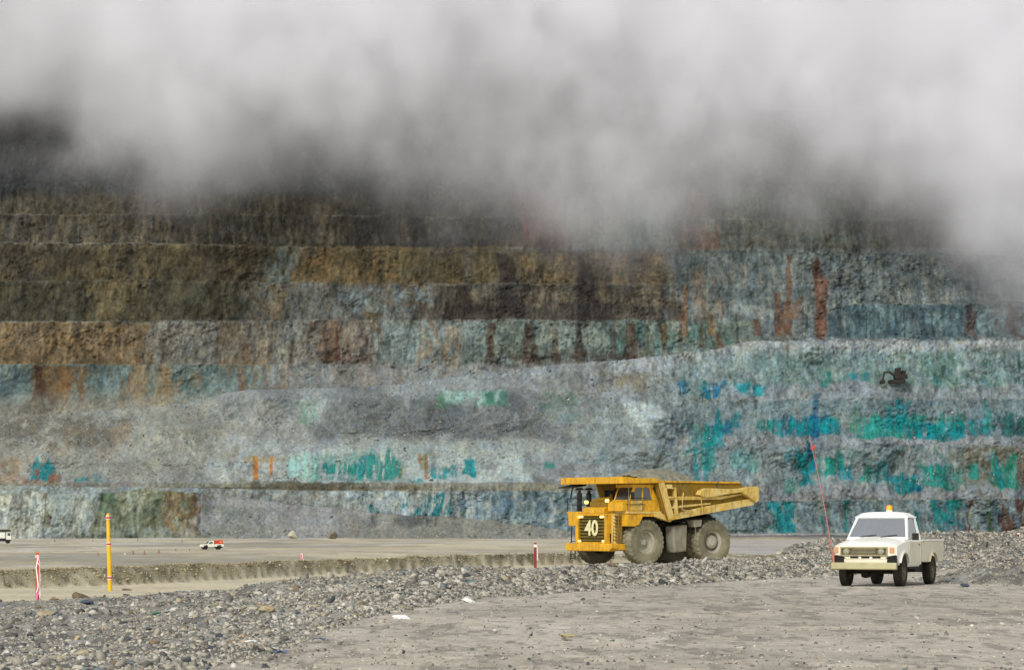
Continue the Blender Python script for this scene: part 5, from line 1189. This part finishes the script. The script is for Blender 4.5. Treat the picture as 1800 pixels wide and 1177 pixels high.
def ribbon_stake():
    D_ = 101.; x = (65.5 - 900) / F * D_; s = F / D_; g = ground_at(65.5, D_)
    z0 = (HZ - 1056) / s; H = 86 / s
    root = empty('survey_stake', (x, D_, z0)); tag(root, 'orange wooden stake wrapped in pink and white ribbon on the left lip of the bank', 'survey stake')
    om = simple('stake_orange', (196, 78, 14), .8); w_ = .062
    MB().box(-w_, w_, -.03, .03, -.1, H).build('stake', om, root, .006)
    MB().box(-w_ - .006, w_ + .006, -.038, .038, H - .20, H - .09).build('tape_wrap', simple('wrap_pink', (244, 196, 204)), root)
    wh = simple('ribbon_white', (240, 236, 228), .6); pk = simple('ribbon_pink', (232, 164, 182), .6)
    def strip(pts, w, mat, name):
        m = MB(); v = []
        for (a, b, c) in pts: v += [(a - w, b, c), (a + w, b - .01, c), (a + w, b + .006, c), (a - w, b + .016, c)]
        n = len(pts)
        for i in range(n - 1): m.hexa(v[4 * i:4 * i + 4], v[4 * i + 4:4 * i + 8])
        m.build(name, mat, root)
    strip([(.05, -.05, H - .14), (.10, -.08, H - .4), (.085, -.10, H - .8), (.10, -.09, H - 1.2), (.06, -.08, H - 1.5)], .015, pk, 'ribbon')
    strip([(.03, -.045, H - .2), (-.03, -.06, H - .55), (.02, -.09, H - .9), (.05, -.1, H - 1.2), (-.01, -.06, H - 1.42)], .022, wh, 'ribbon')
    strip([(.0, -.06, H - .3), (.10, -.07, H - .5), (.12, -.07, H - .95), (.10, -.08, H - 1.6)], .013, wh, 'ribbon')
    strip([(-.02, -.05, H - 1.4), (.0, -.07, H - 1.55), (-.02, -.06, H - 1.7)], .035, simple('ribbon_hot_pink', (226, 110, 164), .6), 'ribbon')
ribbon_stake()
def red_stake(px_, yt, yb, D_, label, col=(128, 30, 20), hw=.085, cap=(236, 226, 216)):
    s = F / D_; x = (px_ - 900) / F * D_; H = (yb - yt) / s
    root = empty('survey_stake', (x, D_, (HZ - yb) / s)); tag(root, label, 'survey stake')
    MB().box(-hw, hw, -.04, .04, -.15, H).build('stake', simple('stake_red', col, .8), root, .008)
    MB().box(-hw * 1.1, hw * 1.1, -.05, .05, H * .80, H * .92).build('tape_wrap', simple('wrap_white', cap), root)
    MB().hexa([(hw, -.05, H * .86), (hw * 1.6, -.06, H * .8), (hw * 1.6, -.04, H * .8), (hw, -.03, H * .86)], [(hw * 1.1, -.05, H * .2), (hw * 1.7, -.06, H * .25), (hw * 1.7, -.04, H * .25), (hw * 1.1, -.03, H * .2)]).build('ribbon', simple('ribbon_pale', (232, 210, 206)), root)
red_stake(941, 953, 993, 90, 'dark red stake with a pale ribbon on the bank lip left of the dump truck', hw=.045)
red_stake(1790, 934, 956, 146, 'dark red stake with a white top on the rubble heap at the far right', hw=.05)
red_stake(530, 971, 983, 320, 'small pink and white peg on the pit floor beyond the brown windrow', (226, 120, 130), .09)
def pegs():
    k = 0; src = None
    for (px_, yb, h) in [(172, 975, 6), (234, 974, 8), (254, 974, 8), (279, 971, 7), (309, 969, 6), (333, 968, 5), (355, 968, 6), (96, 951, 5), (163, 951, 4), (242, 950, 5), (320, 952, 5)]:
        D_ = -PIT_Z * F / (yb - HZ); s = F / D_; x = (px_ - 900) / F * D_
        if src is None:
            cone = simple('cone_dark', (128, 98, 78), .8)
            src = MB().box(-.32, .32, -.32, .32, 0, .06).lathe([(.24, .06), (.06, .84), (.001, .85)], n=12, axis='z').build('marker_cone', cone); o = src
        else: o = src.copy(); COL.objects.link(o)
        o.location = (x, D_, PIT_Z - .05); sc = h / s / .85; o.scale = (sc, sc, sc)
        row = 'near row' if yb > 960 else 'far row'
        tag(o, 'small dark marker cone in the %s of cones on the pit floor' % row, 'marker cone', 'marker cones on the pit floor, ' + row)
pegs()
def white_sack():
    x, y = at(220.5, 975, PIT_Z)
    v, f = stone_shape(3, 77); o = mesh_np('sack', v * np.array([.42, .35, .4]), f, simple('sack_white', (236, 226, 206), .7)); o.location = (x, y, PIT_Z + .2)
    tag(o, 'small white sack among the near row of marker cones', 'sack')
white_sack()
def litter():
    for (px_, yb, rgb, sc, lab) in [(562, 1129, (92, 122, 158), .1, 'scrap of blue plastic on the gravel, low left of centre'), (492, 1152, (88, 116, 156), .08, 'smaller scrap of blue plastic near the bottom of the gravel'),
                                    (998, 1123, (186, 172, 84), .1, 'strip of yellow plastic lying on the open gravel')]:
        x, y = at(px_, yb, APR_Z); m = MB(); r_ = random.Random(px_); P = []
        for i in range(5):
            for j in range(3): P.append((-sc + sc * .5 * i + r_.uniform(-.02, .02), -.06 + .06 * j, .025 + r_.uniform(0, .05)))
        n = len(P); P += [(a, b, c + .006) for a, b, c in P]
        Q = [(i * 3 + j, i * 3 + j + 1, (i + 1) * 3 + j + 1, (i + 1) * 3 + j) for i in range(4) for j in range(2)]
        Q += [tuple(k + n for k in q) for q in Q]; m.add(P, Q)
        o = m.build('plastic_scrap', simple('plastic_%d' % px_, rgb, .4)); o.location = (x, y, APR_Z); tag(o, lab, 'litter')
litter()

# ================================================================== THE CLOUD rolling over the wall
def mist():
    x0, x1, y0, y1, z0, z1 = -420, 420, 1062, 1290, 55, 330
    o = MB().box(x0, x1, y0, y1, z0, z1).build('cloud', bpy.data.materials.new('cloud_vapour'))
    m = o.data.materials[0]; m.use_nodes = True; t = m.node_tree; N = t.nodes; K = t.links; N.clear()
    out = N.new('ShaderNodeOutputMaterial'); pv = N.new('ShaderNodeVolumePrincipled'); K.new(pv.outputs[0], out.inputs['Volume'])
    pv.inputs['Color'].default_value = (0.997, 0.99, 1.0, 1); pv.inputs['Anisotropy'].default_value = 0.0
    g = N.new('ShaderNodeNewGeometry'); sp = N.new('ShaderNodeSeparateXYZ'); K.new(g.outputs['Position'], sp.inputs[0])
    def math_(op, a, b=None, c=None):
        n = N.new('ShaderNodeMath'); n.operation = op
        for i, v in enumerate((a, b, c)):
            if v is None: continue
            if isinstance(v, (int, float)): n.inputs[i].default_value = v
            else: K.new(v, n.inputs[i])
        return n.outputs[0]
    def mr(v, a, b, c, d, smooth=True):
        n = N.new('ShaderNodeMapRange'); n.interpolation_type = 'SMOOTHSTEP' if smooth else 'LINEAR'
        K.new(v, n.inputs['Value'])
        for k_, q in zip(('From Min', 'From Max', 'To Min', 'To Max'), (a, b, c, d)): n.inputs[k_].default_value = q
        return n.outputs[0]
    X, Y, Z = sp.outputs
    # base height of the cloud along the wall (metres)
    cr = N.new('ShaderNodeFloatCurve'); cv = cr.mapping.curves[0]
    DC = 1120.0
    pts = [(-300, 250), (0, 235), (150, 270), (300, 310), (450, 290), (600, 300), (760, 335), (900, 340), (1050, 360), (1200, 365), (1350, 355), (1500, 350), (1620, 380), (1700, 470), (1800, 540), (2100, 600)]
    xs = [((p - 900) / F * DC) for p, _ in pts]; hs_ = [(HZ - y) / F * DC for _, y in pts]
    lo, hi = 40.0, 220.0
    while len(cv.points) < len(pts): cv.points.new(0.5, 0.5)
    for q, (a, b) in enumerate(zip(xs, hs_)):
        cv.points[q].location = ((a + 420) / 840, (b - lo) / (hi - lo)); cv.points[q].handle_type = 'AUTO'
    cr.mapping.update()
    K.new(math_('DIVIDE', math_('ADD', X, 420.0), 840.0), cr.inputs['Value'])
    base = math_('MULTIPLY_ADD', cr.outputs[0], hi - lo, lo)
    def noise(sc, det, rough, mul=(1, 1, 1), off=(0, 0, 0)):
        mp = N.new('ShaderNodeMapping'); mp.inputs['Scale'].default_value = mul; mp.inputs['Location'].default_value = off
        K.new(g.outputs['Position'], mp.inputs[0]); n = N.new('ShaderNodeTexNoise'); n.inputs['Scale'].default_value = sc
        n.inputs['Detail'].default_value = det; n.inputs['Roughness'].default_value = rough; K.new(mp.outputs[0], n.inputs['Vector']); return n.outputs['Fac']
    nA = noise(0.014, 1.0, 0.5, (1, .6, 1.2)); nB = noise(0.045, 4.5, 0.62, (1, .5, .9), (31, 5, 9))
    h = math_('SUBTRACT', Z, base)
    h = math_('ADD', h, math_('MULTIPLY', math_('SUBTRACT', nA, 0.5), 50.0)); h = math_('ADD', h, math_('MULTIPLY', math_('SUBTRACT', nB, 0.5), 36.0))
    dens = math_('ADD', mr(h, -20.0, 78.0, 0.0, 1.0), mr(h, -30.0, 2.0, 0.0, 0.015))
    dens = math_('MULTIPLY', dens, mr(nB, 0.34, 0.66, 0.7, 1.2))
    # a thin place in the middle where the wall shows through, and another at the left edge
    def hole(px_, y_, rx, rz, amt):
        cx, cz = (px_ - 900) / F * DC, (HZ - y_) / F * DC
        a = math_('DIVIDE', math_('SUBTRACT', X, cx), rx); b = math_('DIVIDE', math_('SUBTRACT', Z, cz), rz)
        d = math_('SQRT', math_('ADD', math_('MULTIPLY', a, a), math_('MULTIPLY', b, b)))
        d = math_('ADD', d, math_('MULTIPLY', math_('SUBTRACT', nB, 0.5), 1.0)); return mr(d, 0.2, 1.1, 1 - amt, 1.0)
    dens = math_('MULTIPLY', dens, hole(880, 175, 90, 46, .52)); dens = math_('MULTIPLY', dens, hole(20, 235, 40, 14, .8)); dens = math_('MULTIPLY', dens, hole(1380, 240, 26, 22, .35))
    fr = mr(Y, 1066.0, 1102.0, 0.0, 1.0)
    dens = math_('MULTIPLY', dens, fr)
    K.new(math_('MULTIPLY', dens, 0.050), pv.inputs['Density'])
    m.cycles.homogeneous_volume = False
    tag(o, 'white cloud rolling over the upper benches of the pit wall', None, None, 'stuff')
mist()
